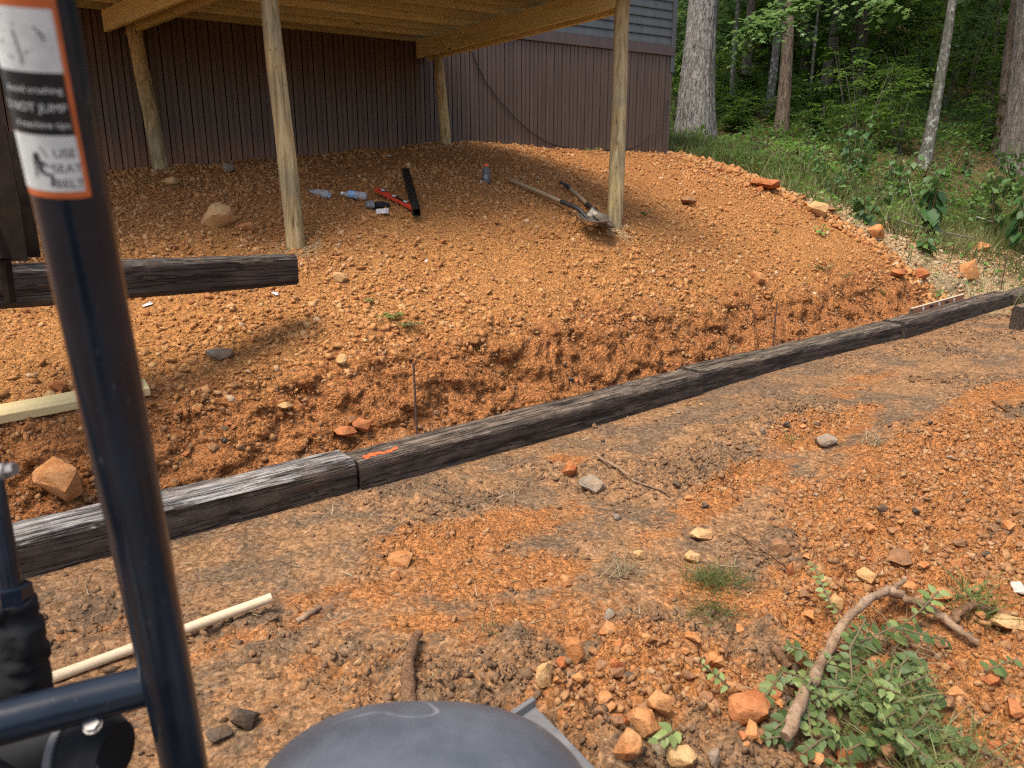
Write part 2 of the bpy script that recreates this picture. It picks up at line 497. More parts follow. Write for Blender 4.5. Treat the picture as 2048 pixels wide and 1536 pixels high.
def M_ground():
    t = NT('clay_ground'); p = t.pos()
    so = t.attr('soil', 'Color')
    sep = t.n.new('ShaderNodeSeparateColor'); t.t.links.new(so, sep.inputs[0])
    n1 = t.noise(p, 9, 6, .65); n2 = t.noise(p, 55, 5, .65); n3 = t.noise(p, 3, 4)
    crumb = t.math('ADD', t.math('MULTIPLY', t.math('SUBTRACT', t.noise(p, 38, 6, .75), .5), 1.5), t.math('MULTIPLY', t.math('SUBTRACT', n1, .5), .9))
    edge = lambda m: t.ramp(t.math('ADD', m, crumb), ((.22, 0), (.80, 1)))
    top, pale, red = edge(sep.outputs[0]), edge(sep.outputs[1]), sep.outputs[2]
    clay = t.ramp(n2, ((.3, (.23, .090, .026)), (.5, (.39, .170, .052)), (.72, (.50, .250, .090))))
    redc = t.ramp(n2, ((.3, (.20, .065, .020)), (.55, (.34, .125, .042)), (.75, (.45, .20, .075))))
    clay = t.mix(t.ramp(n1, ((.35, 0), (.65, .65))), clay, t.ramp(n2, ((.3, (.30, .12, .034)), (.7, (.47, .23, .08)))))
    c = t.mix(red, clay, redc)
    brown = t.ramp(n2, ((.3, (.15, .075, .033)), (.55, (.285, .152, .070)), (.75, (.41, .25, .13))))
    dk = t.ramp(n2, ((.3, (.065, .045, .029)), (.7, (.185, .130, .082))))
    brown = t.mix(t.ramp(t.math('ADD', n3, t.math('MULTIPLY', crumb, .22)), ((.46, 0), (.58, .75))), brown, dk)
    c = t.mix(top, c, brown)
    tan = t.ramp(n2, ((.3, (.26, .17, .08)), (.55, (.42, .30, .16)), (.75, (.55, .44, .27))))
    c = t.mix(pale, c, tan)
    fo = t.attr('wood')
    lit = t.ramp(t.noise(p, 16, 5, .7), ((.3, (.05, .042, .018)), (.5, (.11, .085, .035)), (.7, (.20, .145, .075))))
    c = t.mix(fo, c, lit)
    v = t.voro(p, 52); v2 = t.voro(p, 125)
    for sc_, lo_, hi_ in ((52, .68, 1.24), (125, .76, 1.18)):
        cv = t.n.new('ShaderNodeSeparateColor'); t.t.links.new(t.voro(p, sc_, 'F1', 'Color'), cv.inputs[0])
        mr = t.n.new('ShaderNodeMapRange'); t.t.links.new(cv.outputs[0], mr.inputs[0]); mr.inputs[3].default_value = lo_; mr.inputs[4].default_value = hi_
        vm = t.n.new('ShaderNodeVectorMath'); vm.operation = 'SCALE'; t.t.links.new(c, vm.inputs[0]); t.t.links.new(mr.outputs[0], vm.inputs['Scale']); c = vm.outputs[0]
    # pale and dark grit
    v = t.math('SUBTRACT', 1.0, v); v2 = t.math('SUBTRACT', 1.0, v2)
    b = t.bump(n2, .7, .014); b = t.bump(v, .9, .016, b); sa = b.node; b = t.bump(v2, .8, .007, b); sb_ = b.node
    t.t.links.new(t.math('SUBTRACT', .85, t.math('MULTIPLY', top, .55)), sa.inputs['Strength']); t.t.links.new(t.math('SUBTRACT', .75, t.math('MULTIPLY', top, .4)), sb_.inputs['Strength'])
    return t.fin(c, .93, b, 0, .12)
def M_stone(name, ramp_cols, rough=.9, dust=.5):
    t = NT(name); p = t.pos()
    r = t.attr('rnd')
    c = t.ramp(r, ramp_cols)
    n = t.noise(p, 60, 5, .65)
    c = t.mix(t.ramp(n, ((.35, .0), (.7, dust))), c, (.46, .23, .095), 'MIX')
    c = t.mix(t.ramp(t.noise(p, 170, 3), ((.3, .45), (.6, 0))), c, (.13, .055, .022))
    b = t.bump(n, .6, .008)
    return t.fin(c, rough, b, 0, .15)
def M_rock(name, a, b_, dust, dustamt=.5):
    t = NT(name); p = t.pos()
    n = t.noise(p, 26, 6, .65); n2 = t.noise(p, 110, 4, .6)
    c = t.ramp(n, ((.3, a), (.7, b_)))
    c = t.mix(t.ramp(t.noise(p, 14, 4), ((.4, 0), (.62, dustamt))), c, dust)
    c = t.mix(t.ramp(n2, ((.3, .4), (.55, 0))), c, tuple(x * .45 for x in a))
    b = t.bump(n, .5, .012); b = t.bump(n2, .6, .005, b)
    return t.fin(c, .92, b, 0, .15)
def M_tie(name, grey, top):
    """creosoted oak: black-brown sides, weathered splintered grain along local x"""
    t = NT(name); p = t.pos((2.6, 30, 30), obj=True); q = t.pos(obj=True)
    g = t.noise(p, 1, 8, .74, .7); n = t.noise(q, 9, 5, .6); f = t.noise(q, 70, 4, .6)
    c = t.mix(.45, t.ramp(g, ((.28, (.014, .0105, .008)), (.5, (.058, .043, .031)), (.72, (.125, .092, .066)))), t.ramp(n, ((.3, (.026, .019, .014)), (.7, (.105, .078, .058)))))
    geo = t.n.new('ShaderNodeNewGeometry'); sx = t.n.new('ShaderNodeSeparateXYZ')
    tc = t.n.new('ShaderNodeTexCoord'); t.t.links.new(tc.outputs['Normal'], sx.inputs[0])
    up = t.ramp(sx.outputs[2], ((.55, 0), (.85, 1)))
    wea = t.ramp(g, ((.40, (.022, .016, .012)), (.50, tuple(x * .5 for x in top)), (.60, top)))
    k = t.math('MULTIPLY', up, t.ramp(n, ((.5 - grey * .35, 0), (.62 - grey * .2, .95))))
    c = t.mix(k, c, wea)
    c = t.mix(t.ramp(t.noise(q, 5, 4), ((.5, 0), (.72, .45))), c, (.135, .085, .052))
    c = t.mix(t.ramp(f, ((.62, 0), (.72, .5))), c, (.16, .13, .105))
    crack = t.noise(t.pos((.9, 26, 26), obj=True), 1.3, 3, .5, .2)
    cr = t.ramp(crack, ((.46, 1), (.5, 0), (.54, 1)))
    b = t.bump(g, .7, .014); b = t.bump(n, .5, .02, b); b = t.bump(cr, .8, .016, b); b = t.bump(f, .6, .005, b)
    c = t.mix(t.ramp(cr, ((0, .75), (.6, 0))), c, (.008, .006, .005))
    return t.fin(c, t.ramp(n, ((.3, .6), (.7, .9))), b, 0, .22)
def M_bark(name, dark, light, scale=1.0, patch=None, geo=False):
    t = NT(name); p = t.pos((16 * scale, 16 * scale, 2.6 * scale), obj=True)
    q = t.pos(obj=True)
    n = t.noise(p, 1, 6, .65, .8); w = t.noise(t.pos((40 * scale, 40 * scale, 9 * scale), obj=True), 1, 5, .7)
    c = t.ramp(n, ((.35, dark), (.5, tuple((a + b) / 2 for a, b in zip(dark, light))), (.66, light)))
    c = t.mix(t.ramp(w, ((.35, .7), (.6, 0))), c, dark)
    if patch is not None:
        c = t.mix(t.ramp(t.noise(q, 7 * scale, 4, .6), ((.56, 0), (.61, .85))), c, patch)
        c = t.mix(t.ramp(t.noise(q, 1.1, 3, .6), ((.5, 0), (.65, .5))), c, (.06, .075, .03))
    b = t.bump(n, .9, .03); b = t.bump(w, .5, .012, b)
    return t.fin(c, .95, b, 0, .1)
M = {}
M['ground'] = M_ground()
M['chip'] = M_stone('clay_chip', ((0, (.30, .105, .03)), (.35, (.42, .175, .055)), (.7, (.50, .245, .085)), (.9, (.57, .34, .15)), (1, (.56, .47, .34))))
M['clod'] = M_stone('brown_clod', ((0, (.085, .058, .036)), (.3, (.20, .125, .07)), (.6, (.29, .135, .055)), (.85, (.38, .20, .085)), (1, (.50, .36, .20))), .9, .22)
M['dark_clod'] = M_stone('dark_clod', ((0, (.045, .036, .028)), (.5, (.10, .075, .052)), (.85, (.17, .125, .08)), (1, (.30, .16, .07))))
M['tan_chip'] = M_stone('tan_chip', ((0, (.30, .18, .08)), (.5, (.44, .31, .16)), (1, (.56, .46, .31))))
ROCKM = {'o': M_rock('orange_rock', (.34, .115, .035), (.52, .24, .085), (.50, .27, .12)),
         't': M_rock('tan_rock', (.40, .22, .09), (.60, .40, .19), (.50, .25, .09)),
         'g': M_rock('grey_rock', (.16, .125, .09), (.32, .26, .19), (.38, .22, .11), .45),
         'd': M_rock('dark_clod_rock', (.05, .038, .028), (.12, .088, .06), (.26, .14, .07), .3),
         'b': M_rock('brown_rock', (.17, .085, .042), (.31, .16, .08), (.40, .19, .08)),
         'r': M_rock('red_rock', (.24, .065, .022), (.40, .135, .045), (.48, .22, .09)),
         'w': M_rock('white_rock', (.45, .40, .33), (.68, .62, .54), (.5, .33, .2), .25)}
# ------------------------------------------------------------------ ground sheet
def axis(segs):
    out = [segs[0][0]]
    for a, b, st in segs:
        n = max(1, int(round((b - a) / st))); out += list(a + (b - a) * (np.arange(1, n + 1) / n))
    return np.array(out)
GX = axis([(-90, -30, 6), (-30, -10, 1.2), (-10, -5, .2), (-5, -2.8, .045), (-2.8, 4.4, .017), (4.4, 6.5, .035), (6.5, 12, .2), (12, 30, 1), (30, 90, 6)])
GY = axis([(-40, -6, 4), (-6, .9, .4), (.9, 4.6, .0135), (4.6, 7.4, .02), (7.4, 11, .04), (11, 16, .15), (16, 34, .7), (34, 90, 6)])
gxx, gyy = np.meshgrid(GX, GY)
fx, fy = gxx.ravel(), gyy.ravel()
fz = ground_full(fx, fy)
nx, ny = len(GX), len(GY)
ii = np.arange(nx * ny).reshape(ny, nx)
quads = np.stack([ii[:-1, :-1].ravel(), ii[:-1, 1:].ravel(), ii[1:, 1:].ravel(), ii[1:, :-1].ravel()], -1)
# the cut face is lumpy: push it in and out along the row's normal
_sd, _tz, _ss = tie_sd(fx, fy)
_bk = sstep(TIE_W + .05, TIE_W + .14, _sd) * (1 - sstep(.62, .95, _sd)) * (fy < 9.5)
_bi = np.nonzero(_bk > .01)[0]
bs, bz = _ss[_bi], fz[_bi] + .25 * _sd[_bi]
_c1, _ = cell(bs / .085, bz / .06, 501); _c2, _ = cell(bs / .035, bz / .03, 502); _c3, _ = cell(bs / .22, bz / .13, 503)
_dd = fbm(bs * 5, bz * 8, 505, 4, .65) * .08 + (.5 - _c1) * .04 + (.5 - _c2) * .030 + (.45 - _c3) * .055 + fbm(bs * 45, bz * 45, 507, 2) * .014 + np.abs(np.sin(bs * 26 + fbm(bs * 3, bz * 3, 509, 2) * 4)) * .022 * sstep(-.1, .3, fbm(bs * 1.1, bz * .5, 511, 2))
_e = (JT[3] - JT[1]); _nn = Vector((_e.y, -_e.x, 0)).normalized()
px_, py_ = fx.copy(), fy.copy()
px_[_bi] += _nn.x * _dd * _bk[_bi]; py_[_bi] += _nn.y * _dd * _bk[_bi]
gme = mesh_np('ground', np.stack([px_, py_, fz], -1), quads)
gme.polygons.foreach_set('use_smooth', np.ones(len(quads), bool))
EDX = [0, 2.2, 3.1, 3.6, 4.1, 4.55, 5.4, 7, 12]; EDY = [11.2, 10.6, 10.0, 9.1, 8.65, 8.15, 7.75, 7.8, 8.4]
def edge_d(x, y):
    return y - np.interp(x, EDX, EDY)
def soil(x, y):
    sd, tz, ss = tie_sd(x, y)
    n = fbm(x * 3.1, y * 3.1, 41, 4); n2 = fbm(x * 11, y * 11, 43, 3)
    front = 1 - sstep(0.05, 0.2, sd)
    orange = np.zeros_like(x)
    for px, py, rx, ry, rot, a in SPOTS:
        q = G0(px, py)
        orange = np.maximum(orange, a * np.clip(1.35 * (1 - np.hypot(((x - q.x) * math.cos(rot) + (y - q.y) * math.sin(rot)) / rx, (-(x - q.x) * math.sin(rot) + (y - q.y) * math.cos(rot)) / ry)) + .35, 0, 1.3))
    orange = sstep(0.1, 1.05, orange + n * 0.55 + n2 * 0.30)
    brown = front * (1 - orange)
    bank = sstep(TIE_W - .02, TIE_W + .05, sd) * (1 - sstep(0.6, 1.0, sd + n * .25))
    lowb = sstep(TIE_W - .02, TIE_W + .03, sd) * (1 - sstep(TIE_W + .10, TIE_W + .25, sd + n * .12))
    brown = np.maximum(brown, lowb * sstep(-.05, .45, n + n2 * .4 + .2) * .9)
    e = edge_d(x, y) + n * .35
    non = sstep(-.1, .2, e)
    pale = non * sstep(3.4, 4.3, x + n * .5) * (1 - sstep(1.3, 2.3, e)) 
    wood = non * (1 - pale * .9) * (1 - .25 * sstep(.1, .5, n2))
    brown = brown * (1 - non)
    for q in POSTS: pale = np.maximum(pale, np.clip(1.1 - np.hypot(x - q.x, y - q.y) / .26, 0, .8))
    red = np.clip(bank * .72 + front * .55, 0, 1) * (1 - non)
    shade = sstep(6.5, 7.6, y - 0.45 * x + n * .3) * (1 - non)  # shade before the house, put into the ground colour as redder clay
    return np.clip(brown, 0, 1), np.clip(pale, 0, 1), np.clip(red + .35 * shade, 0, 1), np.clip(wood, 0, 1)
def G0(px, py):
    r = ray(px, py); t = np.linspace(1, 30, 3000)
    hit = np.nonzero(r.z * t + CAMZ <= ground_base(r.x * t, r.y * t)[0])[0]
    return r * float(t[hit[0]]) if len(hit) else r * 20
SPOTS = [(900, 1075, .50, .20, .5, 1), (1010, 1150, .38, .14, .3, .8), (1470, 975, .70, .16, .75, 1), (1640, 860, .65, .20, .7, 1), (1850, 960, 1.1, .50, .7, 1.1), (1990, 1280, .8, .6, .5, 1.1), (1390, 1360, .45, .28, .2, .7),
         (1130, 920, .12, .06, 0, .9), (640, 1190, .22, .09, .6, .6), (460, 1290, .25, .10, .6, .7), (1990, 800, .9, .25, .7, .9), (860, 1250, .3, .1, .1, .5), (1180, 1380, .3, .2, .2, .55), (250, 1250, .2, .1, .6, .5), (520, 1400, .7, .30, .4, .42), (760, 1180, .6, .2, .5, .40), (1080, 1240, .6, .22, .2, .45), (1560, 1180, .5, .3, .4, .5), (1750, 760, .9, .2, .7, .40), (1230, 1000, .4, .12, .6, .35)]
POSTS = [D(592, 498, 5.3), D(1228, 440, 6.25), D(893, 291, 8.1), D(322, 338, 6.95)]
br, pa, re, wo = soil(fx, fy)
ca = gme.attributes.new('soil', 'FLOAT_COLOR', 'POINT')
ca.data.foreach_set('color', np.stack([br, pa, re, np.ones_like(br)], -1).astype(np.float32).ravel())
wa = gme.attributes.new('wood', 'FLOAT', 'POINT'); wa.data.foreach_set('value', wo.astype(np.float32))
ground = add('ground', gme, M['ground'])
tag(ground, 'orange clay and brown dirt ground rising to the house and the woods', None, None, 'structure')

# ------------------------------------------------------------------ house with brown skirting and grey lap siding
W0 = Vector((2.2, 10.5, 0)); WT = Vector((-.902, -.432, 0)).normalized(); WN = Vector((-WT.y, WT.x, 0))
if WN.y > 0: WN = -WN
SK_TOP = 1.35 + 2.02
def vinyl(name, c, rough=.5, dirt=None):
    t = NT(name); p = t.pos()
    n = t.noise(t.pos((14, 14, 1.2)), 1, 5, .6)
    col = t.mix(t.ramp(n, ((.3, 0), (.7, .75))), tuple(x * .72 for x in c), tuple(x * 1.25 for x in c))
    if dirt:
        sep = t.n.new('ShaderNodeSeparateXYZ'); t.t.links.new(p, sep.inputs[0])
        h = t.math('ADD', sep.outputs[2], t.math('MULTIPLY', t.noise(t.pos((9, 9, 2)), 1, 4), .55))
        col = t.mix(t.ramp(t.math('SUBTRACT', h, 2.05), ((.05, .6), (.42, 0))), col, dirt)
    return t.fin(col, rough, t.bump(t.noise(p, 90, 3), .06, .003), 0, .4)
M['skirt'] = vinyl('brown_skirting', (.090, .055, .034), .42, (.30, .115, .045))
M['siding'] = vinyl('grey_siding', (.075, .08, .078), .5)
M['trimb'] = vinyl('brown_trim', (.080, .054, .043), .45)
M['dark'] = plain('dark_interior', (.02, .02, .02), .9)
M['roofm'] = plain('shingle', (.07, .065, .06), .95)
house = thing('house', 'house wall with brown ribbed skirting below dark grey lap siding', 'house', W0 + Vector((0, 0, 1.9)))
NSK = 78; SKW = 0.116
rib = [(0.0, 0), (.004, 0.012), (.046, .014), (.052, .006), (.062, .006), (.068, .014), (.108, .012), (.112, 0)]
me_rib = None
for i in range(NSK):
    o0 = W0 + WT * (i * SKW)
    zb = float(ground_base(np.array([o0.x]), np.array([o0.y]))[0][0]) - .18
    pts = [o0 + WT * a + WN * (b + .012) for a, b in rib] + [o0 + WT * .112 - WN * .004, o0 - WN * .004]
    b = MB().prism([(p.x, p.y, zb) for p in pts], (0, 0, SK_TOP - zb))
    b.add('skirt_panel', M['skirt'], house)
LW = NSK * SKW
def wall_box(name, s0, s1, z0, z1, d0, d1, mat, bevel=0.0):
    a = W0 + WT * s0; c = W0 + WT * s1
    m = (a + c) / 2 + WN * ((d0 + d1) / 2)
    return MB().box((m.x, m.y, (z0 + z1) / 2), ((s1 - s0), abs(d1 - d0), z1 - z0), WT, None, (0, 0, 1)).add(name, mat, house, None, bevel)
wall_box('skirt_cap', -.012, LW, SK_TOP - .012, SK_TOP + .10, .01, .052, M['trimb'], .006)
wall_box('skirt_cap_lip', -.012, LW, SK_TOP + .102, SK_TOP + .122, .012, .040, M['trimb'], .004)
for i in range(22):
    z0 = SK_TOP + .118 + i * .108
    a = W0 + WT * .05; prof = [(-.002, z0), (.024, z0 + .002), (.026, z0 + .012), (.012, z0 + .105), (.008, z0 + .1075), (-.002, z0 + .1075)]
    b = MB().prism([a + WN * d + Vector((0, 0, z)) for d, z in prof], WT * (LW - .05))
    b.add('siding_board', M['siding'], house)
wall_box('corner_post', -.016, .048, SK_TOP - .22, SK_TOP + 2.5, -.06, .045, M['siding'], .004)
wall_box('wall_core', .0, LW, 1.2, SK_TOP + 2.5, -3.6, -.006, M['dark'])
a = W0 + WT * -.3; c = W0 + WT * (LW + .3)
rp = [(.35, 0), (.35, .12), (-1.8, .95), (-3.95, .12), (-3.95, 0)]
MB().prism([a + WN * d + Vector((0, 0, SK_TOP + 2.5 + z)) for d, z in rp], c - a).add('roof', M['roofm'], house)  # out of view, added for the shading it gives

# ------------------------------------------------------------------ deck on round posts
M['pine'] = woodmat('treated_pine', (.40, .32, .115), (.72, .63, .31), (1.3, 30, 30), .7, True, .6)
def M_post():
    t = NT('round_post_wood'); g = t.noise(t.pos((32, 32, 1.4), obj=True), 1, 5, .6, .3); q = t.pos(obj=True)
    c = t.ramp(g, ((.3, (.20, .135, .06)), (.5, (.40, .285, .125)), (.7, (.55, .42, .22))))
    c = t.mix(t.ramp(t.noise(q, 2.2, 4), ((.42, 0), (.62, .75))), c, t.ramp(g, ((.3, (.14, .115, .065)), (.7, (.35, .295, .18)))))
    k = t.voro(t.pos((6, 6, 1.7), obj=True), 1.3)
    c = t.mix(t.ramp(k, ((.05, .9), (.10, 0))), c, (.10, .06, .03))
    cr = t.noise(t.pos((30, 30, .8), obj=True), 1.1, 2, .5, .3)
    ck = t.ramp(cr, ((.485, 0), (.5, 1), (.515, 0)))
    c = t.mix(t.math('MULTIPLY', ck, t.ramp(t.noise(q, 3, 3), ((.5, 0), (.56, .9)))), c, (.04, .028, .018))
    sep = t.n.new('ShaderNodeSeparateXYZ'); t.t.links.new(t.pos(), sep.inputs[0])
    return t.fin(c, .85, t.bump(g, .45, .005), 0, .2)
M['post'] = M_post()
BZ = CAMZ + 1.655                                  # underside of the beams
R0 = D(1237, 28, 6.22); R1 = D(869, 121, 8.12)     # right beam, front and rear ends (plan)
L0 = D(560, -120, 5.15); L1 = D(236, 80, 7.15)
def board(name, a, b, w, h, mat, parent, bevel=0.0):
    a = Vector(a); b = Vector(b); x = (b - a).normalized(); y = Vector((0, 0, 1)).cross(x).normalized(); z = x.cross(y); m = (a + b) / 2 - root_origin(parent)
    o = add(name, MB().box((0, 0, 0), ((b - a).length, w, h)).mesh(name), mat, parent, None, bevel, False)
    o.matrix_local = Matrix(((x.x, y.x, z.x, m.x), (x.y, y.y, z.y, m.y), (x.z, y.z, z.z, m.z), (0, 0, 0, 1)))
    return o
deck = thing('deck', 'raised wooden deck on round posts standing beside the brown house skirting', 'deck', Vector((.2, 7.5, 1.7)))
def post(px, py, top, dia, z):
    g = D(px, py, z); zb = gz(g.x, g.y) - .15
    r = dia / 2; pts = []; rr = []
    for k in range(15):
        f = k / 14
        pts.append(Vector((g.x, g.y, zb)).lerp(top, f) + Vector((math.sin(f * 5) * .006, math.cos(f * 4) * .006, 0)))
        rr.append(r * (1.05 - .10 * f + .02 * math.sin(f * 17 + px)))
    MB().tube(pts, rr, 28).add('post', M['post'], deck, 50)
def plan(p, z): return Vector((p.x, p.y, z))
BH = .19
post(592, 498, D(540, 0, 5.0) + Vector((0, 0, .0)), .135, 5.3)
tp = D(1246, 0, 6.05)
post(1228, 440, tp, .135, 6.25)
post(893, 291, plan(D(877, 115, 8.0), BZ + .02), .115, 8.1)
post(323, 340, plan(D(272, 84, 6.9), BZ + .05), .145, 6.95)
# extend the two front posts up through the deck edge
for px, z, b0 in ((540, 5.0, 0), (1246, 6.05, 0)):
    pass
bd = (plan(R0, 0) - plan(R1, 0)).normalized()
bn = Vector((-bd.y, bd.x, 0))
for (A, B, ex0, ex1, off) in ((R1, R0, -.12, .1, 0), (R1, R0, -.10, .1, -.16), (L1, L0, -.08, .35, 0.0), (L1, L0, .22, .35, -.19)):
    d = (plan(B, 0) - plan(A, 0)).normalized(); n = Vector((-d.y, d.x, 0))
    a = plan(A, BZ + BH / 2) + d * ex0 - n * off * -1; b = plan(B, BZ + BH / 2) + d * ex1 - n * off * -1
    board('beam', a, b, .042, BH, M['pine'], deck, .004)
# joists parallel to the house, on top of the beams, and boards across them
JH = .18
rx = plan(R1, 0); 
def right_end(s_front):
    """distance along WT (leftwards from W0) at which a joist line meets the right beam"""
    o = W0 + WN * s_front
    A = np.array([[WT.x, -bd.x], [WT.y, -bd.y]]); rhs = np.array([rx.x - o.x, rx.y - o.y])
    return float(np.linalg.solve(A, rhs)[0])
nj = 0
s = .10
while s < 3.3:
    t0 = right_end(s) - .10; t1 = 9.2
    o = W0 + WN * s
    a = o + WT * t0; b = o + WT * t1
    board('joist', plan(a, BZ + BH + JH / 2), plan(b, BZ + BH + JH / 2), .038, JH, M['pine'], deck, .003)
    s += .30; nj += 1
bw = .140; k = 0
t = -3.0
SF = 3.36
while t < 9.2:
    # boards run from the house outwards; cut where the right beam edge passes
    lo = .02; hi = SF
    ss_ = np.linspace(.02, SF, 160); inside = [x for x in ss_ if right_end(x) - .12 < t]
    if inside:
        lo, hi = min(inside), max(inside)
        if hi - lo > .3:
            a = W0 + WT * (t + bw / 2) + WN * lo; b = W0 + WT * (t + bw / 2) + WN * hi
            board('deck_board', plan(a, BZ + BH + JH + .016), plan(b, BZ + BH + JH + .016), bw - .006, .028, M['pine'], deck)
    t += bw
a = W0 + WN * SF + WT * (right_end(SF) - .1); b = W0 + WN * SF + WT * 9.2
board('rim_board', plan(a, BZ + BH + JH / 2 - .01), plan(b, BZ + BH + JH / 2 - .01), .038, JH + .03, M['pine'], deck, .003)

# cable hanging on the skirting
M['cable'] = plain('black_cable', (.012, .011, .010), .5)
def wallpt(px, py, lift=.03):
    r = ray(px, py); o = W0 + WN * (.02 + lift) + Vector((0, 0, -CAMZ))
    k = (W0 + WN * (.02 + lift)).dot(WN) / Vector((r.x, r.y, 0)).dot(WN)
    return r * k + Vector((0, 0, CAMZ))
cpts = [wallpt(*q) for q in ((940, 95), (950, 118), (968, 158), (990, 190), (1012, 216), (1038, 243), (1064, 266), (1090, 282), (1112, 291), (1140, 296), (1170, 299), (1205, 300), (1240, 299), (1268, 296), (1288, 285), (1308, 266), (1322, 245), (1332, 222), (1338, 200))]
cb = MB().tube(cpts, .006, 8).add('cable', M['cable'], None, 60, 0, cpts[9])
tag(cb, 'thin black cable sagging along the brown house skirting', 'cable')
# ------------------------------------------------------------------ railroad ties
M['tie1'] = M_tie('grey_weathered_tie', 1.0, (.44, .40, .355))
M['tie2'] = M_tie('black_tie', .5, (.22, .165, .12))
M['tie3'] = M_tie('brown_tie', .8, (.21, .165, .115))
M['tie4'] = M_tie('dark_tie', .6, (.21, .16, .12))
M['tie5'] = M_tie('held_tie', .2, (.16, .14, .12))
def tie_mesh(L, w, h, seed, nseg=150):
    """bevelled beam along local x, origin at its middle bottom; wavy worn edges, splits and dents"""
    r = 0.022; prof = []
    nsd = 9
    def side(a, b):
        for k in range(nsd): prof.append((a[0] + (b[0] - a[0]) * k / (nsd - 1), a[1] + (b[1] - a[1]) * k / (nsd - 1)))
    side((-w / 2 + r, 0), (w / 2 - r, 0)); side((w / 2, r), (w / 2, h - r)); side((w / 2 - r, h), (-w / 2 + r, h)); side((-w / 2, h - r), (-w / 2, r))
    P = np.array(prof); m = len(P); X = np.linspace(-L / 2, L / 2, nseg)
    xx = np.repeat(X, m); yy = np.tile(P[:, 0], nseg); zz = np.tile(P[:, 1], nseg)
    ang = np.arctan2(zz - h / 2, yy) * .6
    per = np.tile(np.cumsum(np.r_[0, np.hypot(*np.diff(P, axis=0).T)]), nseg)
    d = fbm(xx * 5, per * 26, seed, 4, .6) * .006 + fbm(xx * 1.2, per * 4, seed + 5, 3) * .012 + fbm(xx * 16, per * 60, seed + 9, 2) * .005
    split = np.abs(fbm(xx * .8, per * 13, seed + 20, 2)); d -= (1 - sstep(.0, .06, split)) * .014
    cy, cz = yy / (np.abs(yy) + np.abs(zz - h / 2) + 1e-6), (zz - h / 2) / (np.abs(yy) + np.abs(zz - h / 2) + 1e-6)
    yy = yy + cy * d; zz = zz + cz * d
    zz = zz + fbm(xx * .9, xx * 0 + seed, seed + 2, 2) * .006
    endw = fbm(np.tile(P[:, 0], nseg) * 20, np.tile(P[:, 1], nseg) * 20, seed + 30, 2) * .005
    xx = xx + np.where(np.abs(xx) > L / 2 - 1e-6, endw, 0)
    V = np.stack([xx, yy, zz], -1)
    F = []
    for i in range(nseg - 1):
        for k in range(m):
            k2 = (k + 1) % m; F.append((i * m + k, i * m + k2, (i + 1) * m + k2, (i + 1) * m + k))
    F.append(tuple(range(m))[::-1]); F.append(tuple((nseg - 1) * m + k for k in range(m)))
    me = mesh_np('tie', V, F)
    bm = bmesh.new(); bm.from_mesh(me); bmesh.ops.recalc_face_normals(bm, faces=bm.faces); bm.to_mesh(me); bm.free()
    return me
def place_tie(name, a, b, seed, mat, label, w=TIE_W, h=TIE_H, gap=.016, roll=0.0):
    """a, b: ends of the front top edge"""
    d = (b - a); L = d.length - gap; x = d.normalized(); n = Vector((-x.y, x.x, 0)).normalized(); z = x.cross(n)
    o = add(name, tie_mesh(L, w, h, seed), mat, None, 50)
    org = (a + b) / 2 + n * (w / 2) - z * h
    o.matrix_world = Matrix(((x.x, n.x, z.x, org.x), (x.y, n.y, z.y, org.y), (x.z, n.z, z.z, org.z), (0, 0, 0, 1)))
    if roll: o.rotation_euler.rotate_axis('X', roll)
    tag(o, label, 'railroad tie', 'railroad ties')
    return o
t1 = place_tie('railroad_tie', JT[0], JT[1], 101, M['tie1'], 'railroad tie with whitish grey weathered top, behind the black machine post')
t2 = place_tie('railroad_tie', JT[1] + Vector((.006, -.006, -.010)), JT[2] + Vector((0, 0, .0)), 202, M['tie2'], 'black tie with an orange paint mark on its end')
t3 = place_tie('railroad_tie', JT[2] + Vector((-.018, .022, .010)), JT[3] + Vector((-.004, .008, -.006)), 303, M['tie3'], 'smooth dark brown tie between the paint-marked tie and the one under the wooden level')
t4 = place_tie('railroad_tie', JT[3] + Vector((.010, -.016, .010)), JT[4], 404, M['tie4'], 'dark tie in the row with the wooden spirit level on it')
t5 = place_tie('railroad_tie', JT[4] + Vector((.02, -.03, -.03)), JT[5], 505, M['tie2'], 'last dark tie of the row, beyond the one under the spirit level')
# orange paint dash on the second tie
M['paint'] = plain('orange_paint', (.75, .13, .035), .7, grime=.6, scale=60)
x = (JT[2] - JT[1]).normalized(); n = Vector((-x.y, x.x, 0)).normalized()
PA = []
for k in range(15):
    f = k / 14
    PA.append((.055 + .20 * f, .052 + .012 * math.sin(f * 7) + .02 * f, .026 * (1 - .5 * f) + .008 * math.sin(k * 2.1)))
V = []; Fq = []
for k, (s_, c_, hw) in enumerate(PA):
    for sg in (-1, 0, 1):
        V.append((s_ - (JT[2] - JT[1]).length / 2, c_ + sg * hw - TIE_W / 2, 0))
        if k and sg > -1:
            b = k * 3 + (sg + 1); Fq.append((b - 4, b - 1, b, b - 3))
pm = mesh_np('paint_mark', V, Fq)
po = bpy.data.objects.new('paint_mark', pm); COL.objects.link(po); pm.materials.append(M['paint']); po.parent = t2
po.location = (0, 0, TIE_H + .001)
sw = po.modifiers.new('sub', 'SUBSURF'); sw.subdivision_type = 'SIMPLE'; sw.levels = sw.render_levels = 2
sw = po.modifiers.new('wrap', 'SHRINKWRAP'); sw.target = t2; sw.offset = .0025; sw.wrap_method = 'PROJECT'; sw.use_project_z = True; sw.use_negative_direction = True; sw.use_positive_direction = True
